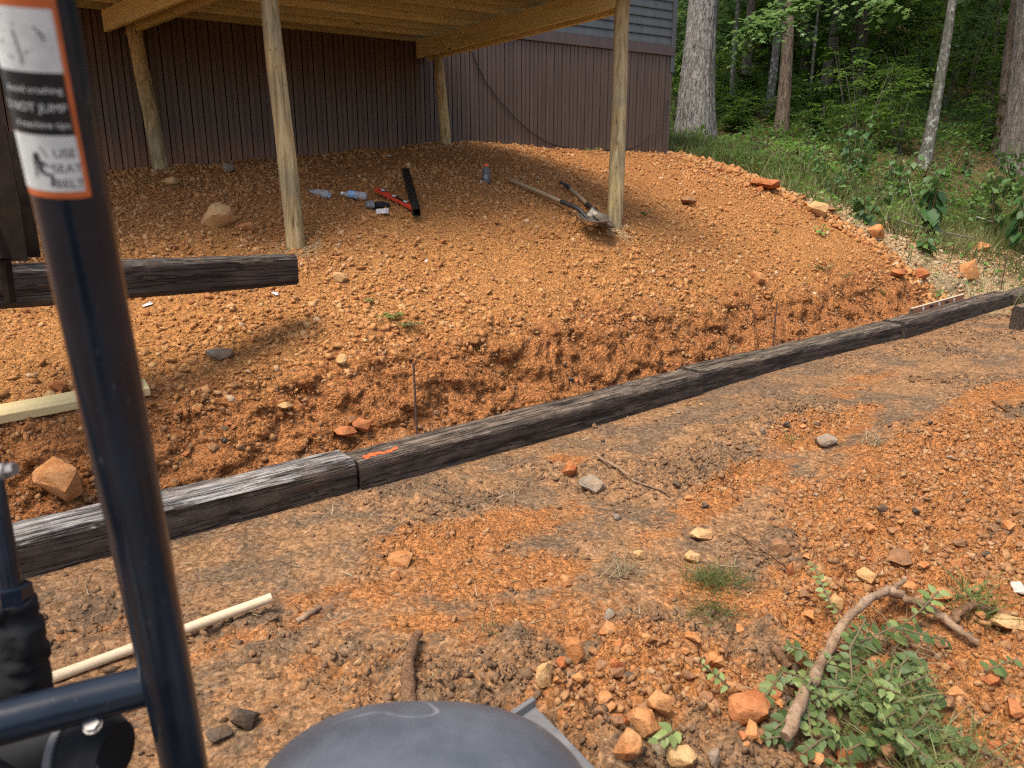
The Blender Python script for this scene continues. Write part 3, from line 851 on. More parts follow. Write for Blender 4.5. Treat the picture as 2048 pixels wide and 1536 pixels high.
# tie held up by the machine's bucket
HA, HB = D(-180, 530, 2.62), D(598, 511, 4.05)
HA.z = HB.z + .035
held = place_tie('railroad_tie', HA, HB, 606, M['tie5'], 'dark tie held up in the air by the excavator bucket', w=.22, h=.168)
held['group'] = 'railroad ties'
# grey stub at the right edge
sp = G(2052, 662)
st = place_tie('tie_stub', sp + Vector((-.02, -.02, .22)), sp + Vector((.25, .10, .22)), 707, M['tie1'], 'short grey weathered timber stub standing in front of the tie row', h=.26, w=.16)
st['category'] = 'timber stub'; del st['group']
# ------------------------------------------------------------------ tools and litter on the slope
def mat3(x, up=Vector((0, 0, 1)), org=Vector((0, 0, 0))):
    x = Vector(x).normalized(); y = Vector(up).cross(x).normalized(); z = x.cross(y)
    return Matrix(((x.x, y.x, z.x, org.x), (x.y, y.y, z.y, org.y), (x.z, y.z, z.z, org.z), (0, 0, 0, 1)))
def ground_normal(p, e=.12):
    return Vector((gz(p.x - e, p.y) - gz(p.x + e, p.y), gz(p.x, p.y - e) - gz(p.x, p.y + e), 2 * e)).normalized()
def local_thing(name, label, cat, mw, group=None):
    """Empty with a full matrix: children are built in its local frame"""
    o = bpy.data.objects.new(name, None); COL.objects.link(o); o.matrix_world = mw; o.empty_display_size = .05
    o['label'] = label; o['category'] = cat
    if group: o['group'] = group
    ORIGIN[o.name] = Vector((0, 0, 0))
    return o
M['handle'] = woodmat('old_handle', (.22, .145, .08), (.38, .27, .155), (3, 40, 40), .75, False)
M['steel'] = plain('worn_steel', (.155, .125, .092), .42, .4, .5, .5, 25)
M['blacksteel'] = plain('dark_ferrule', (.045, .042, .04), .5, .3, .4, .4)
M['dplastic'] = plain('dark_plastic', (.03, .025, .024), .45)
def blade_mesh(L, W, point, dish, n=14, m=12):
    V = []; F = []
    for i in range(n + 1):
        s_ = i / n
        if point: w = W * (.78 + .22 * min(1, s_ * 3)) * (1 - max(0, (s_ - .45) / .55) ** 2.2) ** .75 if s_ < 1 else 0.004
        else: w = W * (.9 + .1 * s_)
        for k in range(m + 1):
            c = k / m * 2 - 1
            V.append((s_ * L, c * w / 2, dish * (c * c) * (1 - .4 * s_) + .05 * (s_ - .35) ** 2 + (.02 * (1 - s_ * 6) if s_ < 1 / 6 and abs(c) > .3 else 0)))
    for i in range(n):
        for k in range(m): a = i * (m + 1) + k; F.append((a, a + 1, a + m + 2, a + m + 1))
    return V, F
def shovel(label, p0, p1, hl, grip, W, Lb, lift0, lift1, roll):
    a = p0 + Vector((0, 0, lift0)); b = p1 + Vector((0, 0, lift1))
    up = ground_normal(p1) + Vector((0, 0, .3))
    mw = mat3(b - a, up, b) @ Matrix.Rotation(roll, 4, 'X')
    L = (b - a).length
    s = local_thing('shovel', label, 'shovel', mw, None)
    tb = MB().tube([(-L, 0, 0), (-L * .6, 0, .004), (-.22, 0, 0), (-.10, 0, 0)], [.0175, .0185, .0185, .017], 14); tb.add('handle', M['handle'], s, 50)
    MB().tube([(-.20, 0, 0), (-.02, 0, 0), (.05, 0, -.006), (.11, 0, -.035), (.15, 0, -.05)], [.0205, .0205, .019, .016, .012], 14).add('socket', M['blacksteel'], s, 50)
    V, F = blade_mesh(Lb, W, True, .045)
    V = [(x + .10, y, z - .05) for x, y, z in V]
    o = add('blade', mesh_np('blade', V, F), M['steel'], s, 60, 0, False)
    sd_ = o.modifiers.new('solid', 'SOLIDIFY'); sd_.thickness = .003
    if grip:
        g = MB().tube([(-L - .10, -.062, 0), (-L - .10, .062, 0)], .014, 12)
        g.tube([(-L - .10, -.06, 0), (-L - .055, -.042, 0), (-L, -.012, 0), (-L + .06, 0, 0)], [.010, .010, .013, .020], 10)
        g.tube([(-L - .10, .06, 0), (-L - .055, .042, 0), (-L, .012, 0), (-L + .055, 0, 0)], [.010, .010, .013, .020], 10)
        g.add('grip', M['dplastic'], s, 50)
    return s
shovel('long-handled shovel with a curved muddy blade lying beside the right deck post', G(1022, 368), G(1152, 442), 0, False, .235, .29, .03, .11, .12)
shovel('short shovel with a dark D-shaped grip lying beside the right deck post', G(1137, 386), G(1190, 440), 0, True, .21, .27, .05, .075, -.35)
# square black tube
M['bktube'] = plain('black_square_tube', (.012, .014, .014), .42, .2, .5, .4, 14)
a, b = G(812, 362), G(834, 446)
mw = mat3(b - a, ground_normal((a + b) / 2), a)
tb = local_thing('square_tube', 'black hollow square tube lying across the red level', 'metal tube', mw)
L = (b - a).length; w = .062; th = .006; mb = MB()
lift = .055
for y, z, sy, sz in ((0, w - th / 2, w, th), (0, th / 2, w, th), (-w / 2 + th / 2, w / 2, th, w - 2 * th), (w / 2 - th / 2, w / 2, th, w - 2 * th)):
    mb.box((L / 2, y, z + lift), (L, sy, sz))
mb.add('tube_wall', M['bktube'], tb, None, 0)
# red level
M['redlvl'] = plain('red_aluminium', (.62, .055, .02), .4, 0, .5, .2)
M['white'] = plain('white_plastic', (.72, .70, .66), .45, 0, .4, .15)
M['black'] = plain('black_plastic', (.012, .012, .013), .45)
a, b = G(753, 391), G(828, 430)
mw = mat3(b - a, ground_normal((a + b) / 2), a + Vector((0, 0, .03)))
lv = local_thing('spirit_level', 'red box level with black and white marks lying on the clay', 'spirit level', mw)
L = (b - a).length
MB().box((L / 2, 0, .022), (L, .052, .026)).add('body', M['redlvl'], lv, None, .003)
for x in (.17, .47, .77):
    o = MB().box((L * x, .004, .036), (.07, .034, .004)).add('window', M['black'], lv)
    MB().box((L * x, .004, .039), (.040, .020, .004)).add('vial', M['white'], o)
MB().box((L * .62, .004, .0355), (.12, .03, .003)).add('label', M['black'], lv)
# bottles
def clear(name, col, alpha_rough=.08):
    t = NT(name); t.fin(col, alpha_rough, None, 0, .5); t.b.inputs['Transmission Weight'].default_value = .75; t.b.inputs['IOR'].default_value = 1.25
    return t.m
M['pet'] = clear('clear_plastic', (.85, .9, .95)); M['bluelab'] = plain('blue_label', (.25, .42, .62), .5)
M['drink'] = clear('grey_drink', (.30, .33, .36)); M['orangecap'] = plain('orange_cap', (.85, .12, .02), .4)
M['greylab'] = plain('grey_label', (.10, .105, .115), .45, grime=.1)
def lathe(prof, seg=20):
    mb = MB(); mb.tube([(0, 0, z) for r, z in prof], [r for r, z in prof], seg)
    return mb
def bottle(name, label, p, axis_, prof, capr, mat, capm, labm, lz, up=None):
    mw = mat3(Vector(axis_).orthogonal(), Vector((0, 0, 1)), p) if False else None
    z = Vector(axis_).normalized(); x = z.orthogonal().normalized(); y = z.cross(x)
    mw = Matrix(((x.x, y.x, z.x, p.x), (x.y, y.y, z.y, p.y), (x.z, y.z, z.z, p.z), (0, 0, 0, 1)))
    t = local_thing(name, label, 'bottle', mw)
    lathe(prof).add('bottle_body', mat, t, 50)
    h = prof[-1][1]
    lathe([(capr * .98, h - .004), (capr, h), (capr, h + .017), (capr * .9, h + .019)]).add('cap', capm, t, 40)
    if labm:
        r = max(q[0] for q in prof) + .0008
        lathe([(r, lz[0]), (r, lz[1])]).add('label', labm, t, 40)
    return t
pw = [(.028, 0), (.032, .006), (.032, .05), (.030, .055), (.032, .06), (.032, .12), (.031, .14), (.022, .175), (.013, .190), (.0125, .2)]
p = G(664, 399); d = G(690, 404) - p; bottle('water_bottle', 'clear plastic water bottle without a label, lying on its side', p + Vector((-.02, 0, .04)), Vector((-.75, .5, .15)) * -1 if False else Vector((-.8, .45, .12)), pw, .0155, M['pet'], M['pet'], None, None)
p = G(733, 402); bottle('water_bottle', 'clear water bottle with a blue label lying next to the grey pouch', p + Vector((0, 0, .04)), Vector((-.95, .12, .1)), pw, .0155, M['pet'], M['white'], M['bluelab'], (.10, .15))
pg = [(.031, 0), (.036, .006), (.036, .075), (.033, .085), (.036, .1), (.036, .112), (.031, .135), (.021, .155), (.018, .162)]
p = G(972, 366)
sb = bottle('drink_bottle', 'sports drink bottle with orange cap standing upright on the slope', p + Vector((0, 0, -.008)), Vector((.02, 0, 1)), pg, .021, M['drink'], M['orangecap'], M['greylab'], (.018, .112))
tm = text_mesh('G', .042); 
bx = (Vector((0, 0, CAMZ)) - p); bx.z = 0; bx.normalize()
inv = sb.matrix_world.inverted().to_3x3()
R = .0375; ang0 = math.atan2((inv @ bx).y, (inv @ bx).x)
for v in tm.vertices:
    a_ = ang0 + v.co.x / R; zz = v.co.y + .048
    v.co = (math.cos(a_) * R, math.sin(a_) * R, zz)
lab = [c for c in sb.children if c.name.startswith('label')][0]
lt = bpy.data.objects.new('letter_mark', tm); COL.objects.link(lt); tm.materials.append(M['white']); lt.parent = lab
# pouch and white packet
M['greycloth'] = plain('grey_cloth', (.24, .235, .23), .9, grime=.5); M['blackcloth'] = plain('black_cloth', (.008, .008, .009), .85)
p = G(746, 418)
pc = thing('cloth_pouch', 'crumpled grey and black cloth pouch lying between bottle and red level', 'pouch', p)
def lump(c, rx, ry, rz, seed, rot=0.0, amp=.25):
    V = ICO2[0].copy(); V[:, 2] = np.where(V[:, 2] < 0, V[:, 2] * .4, V[:, 2])
    V *= (1 + amp * fbm(V[:, 0:1] * 1.7 + seed, V[:, 1:2] * 1.7 + V[:, 2:3], seed, 3))
    V *= np.array([rx, ry, rz]); ca_, sa_ = math.cos(rot), math.sin(rot)
    V = np.stack([V[:, 0] * ca_ - V[:, 1] * sa_, V[:, 0] * sa_ + V[:, 1] * ca_, V[:, 2]], -1) + np.array(c)
    return mesh_np('lump', V, ICO2[1])
add('grey_flap', lump((p.x - .03, p.y + .02, p.z + .02), .035, .085, .05, 3, .5, .5), M['greycloth'], pc, 80)
add('black_lining', lump((p.x + .055, p.y + .03, p.z + .015), .075, .06, .05, 5, -.4, .5), M['blackcloth'], pc, 80)
p = G(765, 428)
wb = MB().box((p.x, p.y, p.z + .02), (.10, .045, .04), (.8, -.55, .05)).add('small_carton', M['white'], None, None, .004, p)
tag(wb, 'small white packet lying in front of the black pouch', 'packet')
o = MB().box((p.x - .012, p.y + .008, p.z + .0405), (.055, .02, .002), (.8, -.55, .05)).add('print_panel', M['black'], wb)
# wooden level on the fourth tie
M['lvlwood'] = woodmat('level_wood', (.22, .075, .035), (.34, .13, .06), (3, 60, 60), .45, False)
M['brass'] = plain('pale_edge', (.62, .50, .34), .5, .2)
x = (JT[4] - JT[3]).normalized(); n = Vector((-x.y, x.x, 0)).normalized()
f0 = D(1826, 618, 6.72); f1 = D(1950, 590, 7.62)
c0 = JT[3] + x * .42 + n * .13 + Vector((0, 0, .008)); c1 = JT[3] + x * 1.66 + n * .155 + Vector((0, 0, .008))
mw = mat3(c1 - c0, Vector((0, 0, 1)), c0); L = (c1 - c0).length
lw = local_thing('spirit_level', 'long wooden spirit level with three round vials standing on the tie', 'spirit level', mw)
MB().box((L / 2, 0, .036), (L, .026, .056)).add('body', M['lvlwood'], lw, None, .002)
MB().box((L / 2, 0, .0665), (L, .028, .005)).add('edge_strip', M['brass'], lw); MB().box((L / 2, 0, .0055), (L, .028, .005)).add('edge_strip', M['brass'], lw)
for f in (.2, .5, .8):
    mb = MB().tube([(L * f, -.0145, .037), (L * f, -.012, .037)], .019, 20); mb.add('vial', M['white'], lw, 40)
for f in (.35, .65):
    MB().box((L * f, -.0133, .036), (.09, .002, .024)).add('hand_slot', M['dark'], lw, None, 0)
MB().box((.006, 0, .036), (.014, .029, .062)).add('end_plate', M['steel'], lw)
# rebar stakes
M['rebar'] = plain('rusty_rebar', (.115, .065, .045), .8, .3, .3, .5, 40)
def stake(base, top, label):
    pts = []; rr = []
    n_ = 60; base = base - Vector((0, 0, .15))
    for k in range(n_ + 1):
        pts.append(base.lerp(top, k / n_)); rr.append(.0062 + (.0012 if k % 2 else 0))
    o = MB().tube(pts, rr, 8).add('rebar_stake', M['rebar'], None, 30, 0, base + Vector((0, 0, .15)))
    tag(o, label, 'rebar stake', 'rebar stakes driven in behind the ties')
g = on_offset(834, 858, .33); g.z = gz(g.x, g.y); stake(g, D(827, 727, depth_of(g) - .02), 'rusty rebar stake in front of the cut bank, behind the paint-marked tie')
g = on_offset(1546, 688, .33); g.z = gz(g.x, g.y); stake(g, D(1554, 604, depth_of(g) - .02), 'rusty rebar stake against the bank behind the smooth brown tie')
g = on_offset(2000, 584, .36); g.z = gz(g.x, g.y); stake(g, D(2014, 512, depth_of(g) - .02), 'rusty rebar stake beyond the wooden level, before pale gravel')
# sawn board on the bank
M['newpine'] = woodmat('new_pine', (.50, .36, .14), (.66, .52, .26), (2.0, 34, 34), .6)
a = D(-140, 905, 3.02); b = D(305, 848, 3.52)
for q in (a, b): q.z = max(q.z, gz(q.x, q.y) + .05)
nb = ground_normal((a + b) / 2, .2)
mw = mat3(b - a, Vector((0, -.25, 1)), a); L = (b - a).length
bo = local_thing('pine_board', 'pale yellow sawn pine board lying on the bank above the big rock', 'board', mw)
MB().box((L / 2, 0, 0), (L, .125, .042)).add('plank', M['newpine'], bo, None, .004)
# loose pale pole on the near ground
M['pole'] = woodmat('peeled_pole', (.50, .36, .20), (.66, .52, .33), (3, 40, 40), .65, False)
a = G(60, 1385); b = G(545, 1222)
a.z += .02; b.z += .05
o = MB().tube([a + (b - a) * (k / 10) for k in range(11)], [.0165 + .0006 * math.sin(k * 1.9) for k in range(11)], 16).add('wooden_handle', M['pole'], None, 60, 0, (a + b) / 2)
tag(o, 'pale round wooden tool handle lying on brown dirt beside the machine', 'wooden handle')
# roots and branches
t = NT('branch_bark'); q_ = t.pos(obj=True); n1_ = t.noise(q_, 11, 5, .65, .5); n2_ = t.noise(q_, 85, 5, .7)
c_ = t.ramp(n1_, ((.3, (.15, .085, .05)), (.5, (.27, .17, .10)), (.7, (.38, .26, .165))))
c_ = t.mix(t.ramp(n2_, ((.3, .75), (.52, 0))), c_, (.09, .052, .032))
M['branch'] = t.fin(c_, .88, t.bump(n2_, .7, .006), 0, .15)
M['root'] = M_bark('root_bark', (.17, .085, .045), (.38, .22, .12), 3.5)
def limb(name, label, cat, pxs, rad, mat, lift=.012, parent=None, seg=10, wob=.006):
    P = [G(a_, b_) + Vector((0, 0, c_ if len(q) > 2 else lift)) for q in pxs for a_, b_, c_ in [(q[0], q[1], q[2] if len(q) > 2 else 0)]]
    out = []
    for i in range(len(P) - 1):
        for k in range(5):
            f = k / 5; h = random.uniform(-wob, wob)
            out.append(P[i].lerp(P[i + 1], f) + Vector((h, random.uniform(-wob, wob), h * .5)))
    out.append(P[-1]); n_ = len(out)
    rr = [(rad[0] + (rad[1] - rad[0]) * k / (n_ - 1)) * random.uniform(.9, 1.12) for k in range(n_)]
    mb = MB().tube(out, rr, seg)
    if parent is not None: return mb.add(name, mat, parent, 70)
    o = mb.add(name, mat, None, 70, 0, out[n_ // 2]); tag(o, label, cat)
    return o
bf = G(1735, 1260)
fb = thing('forked_branch', 'bare forked tan branch lying across the green cuttings', 'branch', bf)
limb('stem', '', '', [(1567, 1512, .05), (1600, 1450, .07), (1640, 1370, .09), (1690, 1295, .10), (1738, 1244, .09), (1772, 1228, .085)], (.0165, .0125), M['branch'], parent=fb)
limb('limb', '', '', [(1760, 1238, .085), (1785, 1215, .07), (1806, 1190, .06)], (.011, .0075), M['branch'], parent=fb)
limb('limb', '', '', [(1768, 1228, .085), (1800, 1236, .075), (1850, 1250, .06), (1905, 1276, .04), (1955, 1300, .02)], (.016, .010), M['branch'], parent=fb)
limb('root', 'thick orange-brown root standing out of the dark clods behind the black hood', 'root', [(818, 1425, .02), (815, 1370, .035), (822, 1325, .04), (838, 1285, .03)], (.022, .014), M['root'], wob=.004)
limb('root', 'short stubby reddish root end lying among clods near the leafy cuttings', 'root', [(1545, 1305, .02), (1562, 1328, .02), (1577, 1345, .015)], (.013, .016), M['root'], wob=.002)
limb('root', 'dark knobbly root beside the pale flat rock', 'root', [(1895, 1260, .02), (1920, 1238, .025), (1945, 1226, .02), (1985, 1232, .015)], (.014, .010), M['root'], wob=.006)
limb('twig', 'long thin pale twig lying on dark dirt in front of the ties', 'twig', [(1195, 918), (1235, 940), (1270, 968), (1300, 978), (1336, 992)], (.009, .004), M['branch'], .012, wob=.003)
limb('twig', 'very long straight straw-like twig among brown clods', 'twig', [(1470, 1072), (1530, 1115), (1575, 1145), (1612, 1178)], (.004, .003), M['root'], .02, wob=.002)
limb('twig', 'thin dark twig lying near the far orange clods', 'twig', [(1985, 806), (2005, 820), (2032, 834)], (.006, .004), M['root'], .012, wob=.002)
limb('twig', 'curved pale fibre beside the black machine post', 'twig', [(178, 1195), (172, 1175), (180, 1152), (196, 1137)], (.0025, .0018), M['branch'], .008, wob=.001)
limb('twig', 'flat weathered wood splinter lying beyond the wooden handle', 'twig', [(594, 1247), (618, 1233), (640, 1219)], (.012, .009), M['branch'], .006, wob=.002)
limb('twig', 'thin pale twig on dark ground in front of the paint-marked tie', 'twig', [(1252, 830), (1256, 838), (1260, 845)], (.004, .003), M['branch'], .006, wob=.001)
limb('twig', 'thin brown fibre hanging over the clods before the leafy cuttings', 'twig', [(1450, 1330), (1458, 1290), (1468, 1255), (1474, 1238)], (.003, .002), M['root'], .025, wob=.002)
# white scraps on the slope
def scrap(px, py, l, w, rot, label):
    g = G(px, py); nn = ground_normal(g)
    mw = mat3(Vector((math.cos(rot), math.sin(rot), 0)) - nn * nn.dot(Vector((math.cos(rot), math.sin(rot), 0))), nn, g + nn * .008)
    t = MB().box((0, 0, 0), (l, w, .003)).box((l * .1, w * .55, .004), (l * .7, w * .3, .002), (1, .1, .2))
    o = t.add('paper_scrap', M['white'], None); o.matrix_world = mw; tag(o, label, 'scrap', 'white scraps on the clay')
scrap(296, 612, .055, .022, .7, 'white scrap on the clay below the held tie, next to the machine post')
scrap(550, 590, .05, .018, -.6, 'white scrap on the clay below the free end of the held tie')
scrap(852, 524, .02, .016, .2, 'tiny white scrap on open clay below the red level')
scrap(777, 313, .06, .02, .1, 'white scrap in the deck shade near the house skirting')
# ------------------------------------------------------------------ rocks one can pick out
rr_ = np.random.default_rng(5)
def hull_rock(seed, sub=2, npts=16, amp=.08):
    r = np.random.default_rng(seed)
    P = r.normal(size=(npts, 3)); P /= np.linalg.norm(P, axis=1)[:, None]; P *= r.uniform(.8, 1.1, (npts, 1))
    bm = bmesh.new()
    for p in P: bm.verts.new(p)
    res = bmesh.ops.convex_hull(bm, input=bm.verts)
    bmesh.ops.delete(bm, geom=[g for g in res['geom_interior'] if isinstance(g, bmesh.types.BMVert)], context='VERTS')
    bmesh.ops.triangulate(bm, faces=bm.faces)
    for _ in range(sub):
        bmesh.ops.subdivide_edges(bm, edges=bm.edges, cuts=1, use_grid_fill=True)
        bmesh.ops.triangulate(bm, faces=bm.faces)
        bmesh.ops.smooth_vert(bm, verts=bm.verts, factor=.13, use_axis_x=True, use_axis_y=True, use_axis_z=True)
    bm.normal_update()
    V = np.array([v.co[:] for v in bm.verts])
    d = fbm(V[:, 0] * 2.2 + seed, V[:, 1] * 2.2 + V[:, 2] * 1.7, seed, 4, .6) * amp * 2 + fbm(V[:, 0] * 8, V[:, 1] * 8 + V[:, 2] * 7, seed + 3, 2) * amp * .5
    for v, dd in zip(bm.verts, d): v.co *= 1 + dd
    V = np.array([v.co[:] for v in bm.verts]); F = np.array([[v.index for v in f.verts] for f in bm.faces]); bm.free()
    V /= np.abs(V).max(0)
    return V, F
PROTO = [hull_rock(40 + i) for i in range(10)]
PROTO_S = [hull_rock(80 + i, 1, 13, .13) for i in range(12)]
meshes_s = {}
def rock(px, py, w, h, m, label=None, group=None, name='rock', sink=.25, depth=.85, base=None, rot=None, pr=None):
    """px, py: foot of the rock in the photograph, w and h its size there"""
    g = base if base is not None else G(px, py)
    z = depth_of(g); W = w * z / FPX / 2; H = h * z / FPX / 2 * 1.05
    V, F = pr or PROTO[int(rr_.integers(len(PROTO)))]
    a = rr_.uniform(-.5, .5) if rot is None else rot
    V = V * np.array([W, W * depth, max(H, .25 * W)])
    c, s_ = math.cos(a), math.sin(a)
    V = np.stack([V[:, 0] * c - V[:, 1] * s_, V[:, 0] * s_ + V[:, 1] * c, V[:, 2]], -1)
    cz = g.z + max(H, .25 * W) * (1 - sink * 1.3)
    me = mesh_np('rock', V, F)
    o = bpy.data.objects.new(name, me); COL.objects.link(o); me.materials.append(ROCKM[m]); o.location = (g.x, g.y, cz)
    me.polygons.foreach_set('use_smooth', [True] * len(me.polygons)); me.set_sharp_from_angle(angle=math.radians(24))
    tag(o, label, 'rock', group)
    return o
for a in ((120, 998, 88, 88, 'o', 'big orange block of rock under the pine board on the bank', .15),
          (430, 450, 68, 52, 't', 'large orange-tan rock on the slope above the held tie', .3),
          (345, 374, 34, 24, 't', 'pale angular rock near the foot of the rear deck post'),
          (456, 344, 30, 22, 'g', 'grey rock lying against the dark skirting'),
          (496, 460, 36, 22, 'o', 'flat orange stone beside the large tan rock'),
          (1376, 412, 34, 22, 'b', 'brown rock on the slope right of the front deck post with shovels'),
          (440, 714, 58, 22, 'g', 'flat grey rough stone on the slope over the bank'),
          (683, 734, 26, 28, 't', 'tan wedge of rock above the rebar stake'),
          (681, 562, 34, 20, 't', 'pale flat yellowish stone on open slope near the front left post'),
          (570, 824, 30, 22, 't', 'tan stone on the edge of the cut bank'),
          (1938, 560, 48, 46, 'o', 'big orange boulder at the end of the tie row'),
          (1962, 503, 36, 22, 'o', 'orange rock lying on the pale gravel'),
          (1528, 376, 62, 22, 'r', 'pinkish rocks at the grassy rim of the slope'),
          (1632, 432, 42, 34, 't', 'pale yellow block at the rim of the slope'),
          (1655, 425, 40, 18, 'b', 'flat brown slab leaning on the pale yellow block'),
          (1515, 564, 34, 24, 'o', 'orange rock on the lower slope behind the tie row'),
          (1750, 478, 44, 40, 'o', 'large crumbling orange clod at the rim by the pale gravel'),
          (1182, 982, 56, 36, 'g', 'rounded grey-tan stone half sunk in dark soil before the ties'),
          (1648, 890, 48, 30, 'g', 'angular grey rock on the brown ground'),
          (1135, 950, 36, 32, 'r', 'reddish clod beside the rounded grey-tan stone'),
          (808, 1128, 62, 28, 'o', 'flat orange stone on the brown ground past the wooden handle'),
          (794, 1160, 24, 24, 'o', 'small orange stone next to the flat orange stone'),
          (492, 1450, 64, 56, 'd', 'black-brown earth clod beside the machine post', .2),
          (438, 1482, 52, 32, 'd', 'flat dark earth clod beside the machine post'),
          (1130, 1172, 28, 24, 'o', 'orange stone alone on smooth ground before the grass clump'),
          (1250, 1520, 66, 66, 'o', 'large blocky orange rock by the black hood', .12),
          (1287, 1464, 62, 46, 'o', 'rough orange rock beside the large blocky one', .12),
          (1316, 1428, 50, 52, 'o', 'rounded orange stone behind the blocky rocks', .12),
          (1092, 1372, 40, 62, 't', 'upright tan stone in the clod heap'),
          (1150, 1318, 44, 52, 'o', 'upright orange slab in the clod heap'),
          (1492, 1440, 86, 92, 'r', 'big red clay block with a white scar', .3),
          (1362, 1530, 60, 60, 't', 'yellow-tan crumbly rock at the heap edge'),
          (1430, 1530, 34, 44, 'g', 'upright grey-brown stone at the heap edge'),
          (1320, 1508, 40, 34, 'g', 'grey squared stone next to the blocky orange rock'),
          (1212, 1272, 42, 30, 'o', 'orange wedge of rock in the middle of the clod heap'),
          (1218, 1240, 26, 26, 'g', 'round grey pebble by the dry grass'),
          (1400, 1078, 46, 26, 't', 'pale flat rock topping the small clod pile'),
          (1280, 1118, 30, 30, 't', 'pale tan block at the small clod pile'),
          (1382, 1124, 32, 26, 't', 'tan block by the green grass clump'),
          (1562, 1108, 46, 34, 'b', 'large brown clod on the spoil heap'),
          (1800, 1130, 54, 34, 'b', 'brown clod with a pale chip on the spoil heap'),
          (1728, 1164, 38, 34, 't', 'pale orange block over the branch tip'),
          (1650, 1170, 32, 26, 't', 'tan block beside the straw-like twig'),
          (1668, 1222, 30, 40, 't', 'pale egg-shaped stone near the branch'),
          (1880, 1200, 46, 26, 'o', 'orange slab under the branch fork'),
          (2010, 1258, 62, 30, 't', 'pale yellow flat rock at the far end of the branch', .2),
          (2030, 1182, 44, 24, 'w', 'whitish rock on the spoil heap'),
          (1740, 1415, 40, 32, 'o', 'orange stone showing through the leaves'),
          (1810, 1340, 60, 36, 'b', 'brown clod between the leafy cuttings and the branch'),
          (1530, 1330, 0, 0, 'o', None), (1890, 1410, 50, 30, 'b', 'brown slab beside the green grass tuft'), (1545, 1405, 42, 34, 'r', 'red crumb of clay beside the branch foot'), (1700, 1540, 60, 36, 'r', 'red clay lump below the leafy cuttings'),
          (120, 780, 40, 26, 'r', 'dark red clod behind the machine post over the board'), (97, 802, 26, 22, 't', 'yellow stone beside the dark red clod'),
          (1795, 560, 34, 26, 'r', 'dark red clod at the bank end'), (1840, 560, 36, 28, 'r', 'round dark red clod next to the orange boulder'), (722, 862, 40, 30, 'r', 'reddish lump at the bank behind the rebar stake'), (690, 880, 46, 34, 'r', 'crumbling red lump at the foot of the bank')):
    if a[2] == 0: continue
    rock(a[0], a[1], a[2], a[3], a[4], a[5], None, sink=a[6] if len(a) > 6 else .25)
# look-alike stones and clods of middle size
def many(n, test, sizes, mats, label, group, name='rock'):
    k = 0
    while k < n:
        px, py = test()
        s_ = float(np.exp(rr_.uniform(math.log(sizes[0]), math.log(sizes[1]))))
        g = G(px, py); w = s_ * FPX / depth_of(g)
        rock(px, py, w, w * rr_.uniform(.5, .85), mats[int(rr_.integers(len(mats)))], label, group, name, .3, rr_.uniform(.7, 1), g, rr_.uniform(0, 3.1), PROTO_S[int(rr_.integers(12))])
        k += 1
U = lambda a, b: float(rr_.uniform(a, b))
def heap_px():
    while True:
        x, y = U(650, 2040), U(1060, 1530)
        if y > 1500 - (x - 650) * .46 - 60 * math.sin(x / 130) + 40 and not (500 < x < 1190 and y > 1425): return x, y
many(150, heap_px, (.020, .060), 'oobrbbordb', 'clod of orange or brown clay in the dug-up heap', 'clods in the dug-up heap', 'clod')
many(60, lambda: (U(300, 1650), U(420, 690)), (.03, .065), 'ooobotb', 'loose orange or tan stone on the open clay slope', 'stones on the clay slope')
many(36, lambda: (U(1150, 1950), U(800, 1060)), (.025, .055), 'dbgdo', 'dark earth clod on the brown ground in front of the ties', 'clods before the ties', 'clod')
def bank_px():
    x = U(330, 1850); y0 = np.interp(x, [300, 560, 850, 1230, 1550, 1850], [835, 770, 705, 650, 610, 560]); y1 = np.interp(x, [300, 715, 1410, 1850], [965, 875, 725, 610]); return x, U(y0, y1)
many(44, bank_px, (.03, .07), 'rrobrd', 'red clay lump sticking out of the cut bank', 'lumps in the cut bank', 'clod')
many(30, lambda: (U(1380, 1860), 0) if False else (lambda x: (x, float(np.interp(x, [1345, 1480, 1600, 1700, 1800, 1950], [312, 350, 398, 455, 520, 540])) + U(0, 26)))(U(1350, 1950)), (.05, .12), 'otoobr', 'orange rubble along the rim of the slope', 'rubble along the rim')

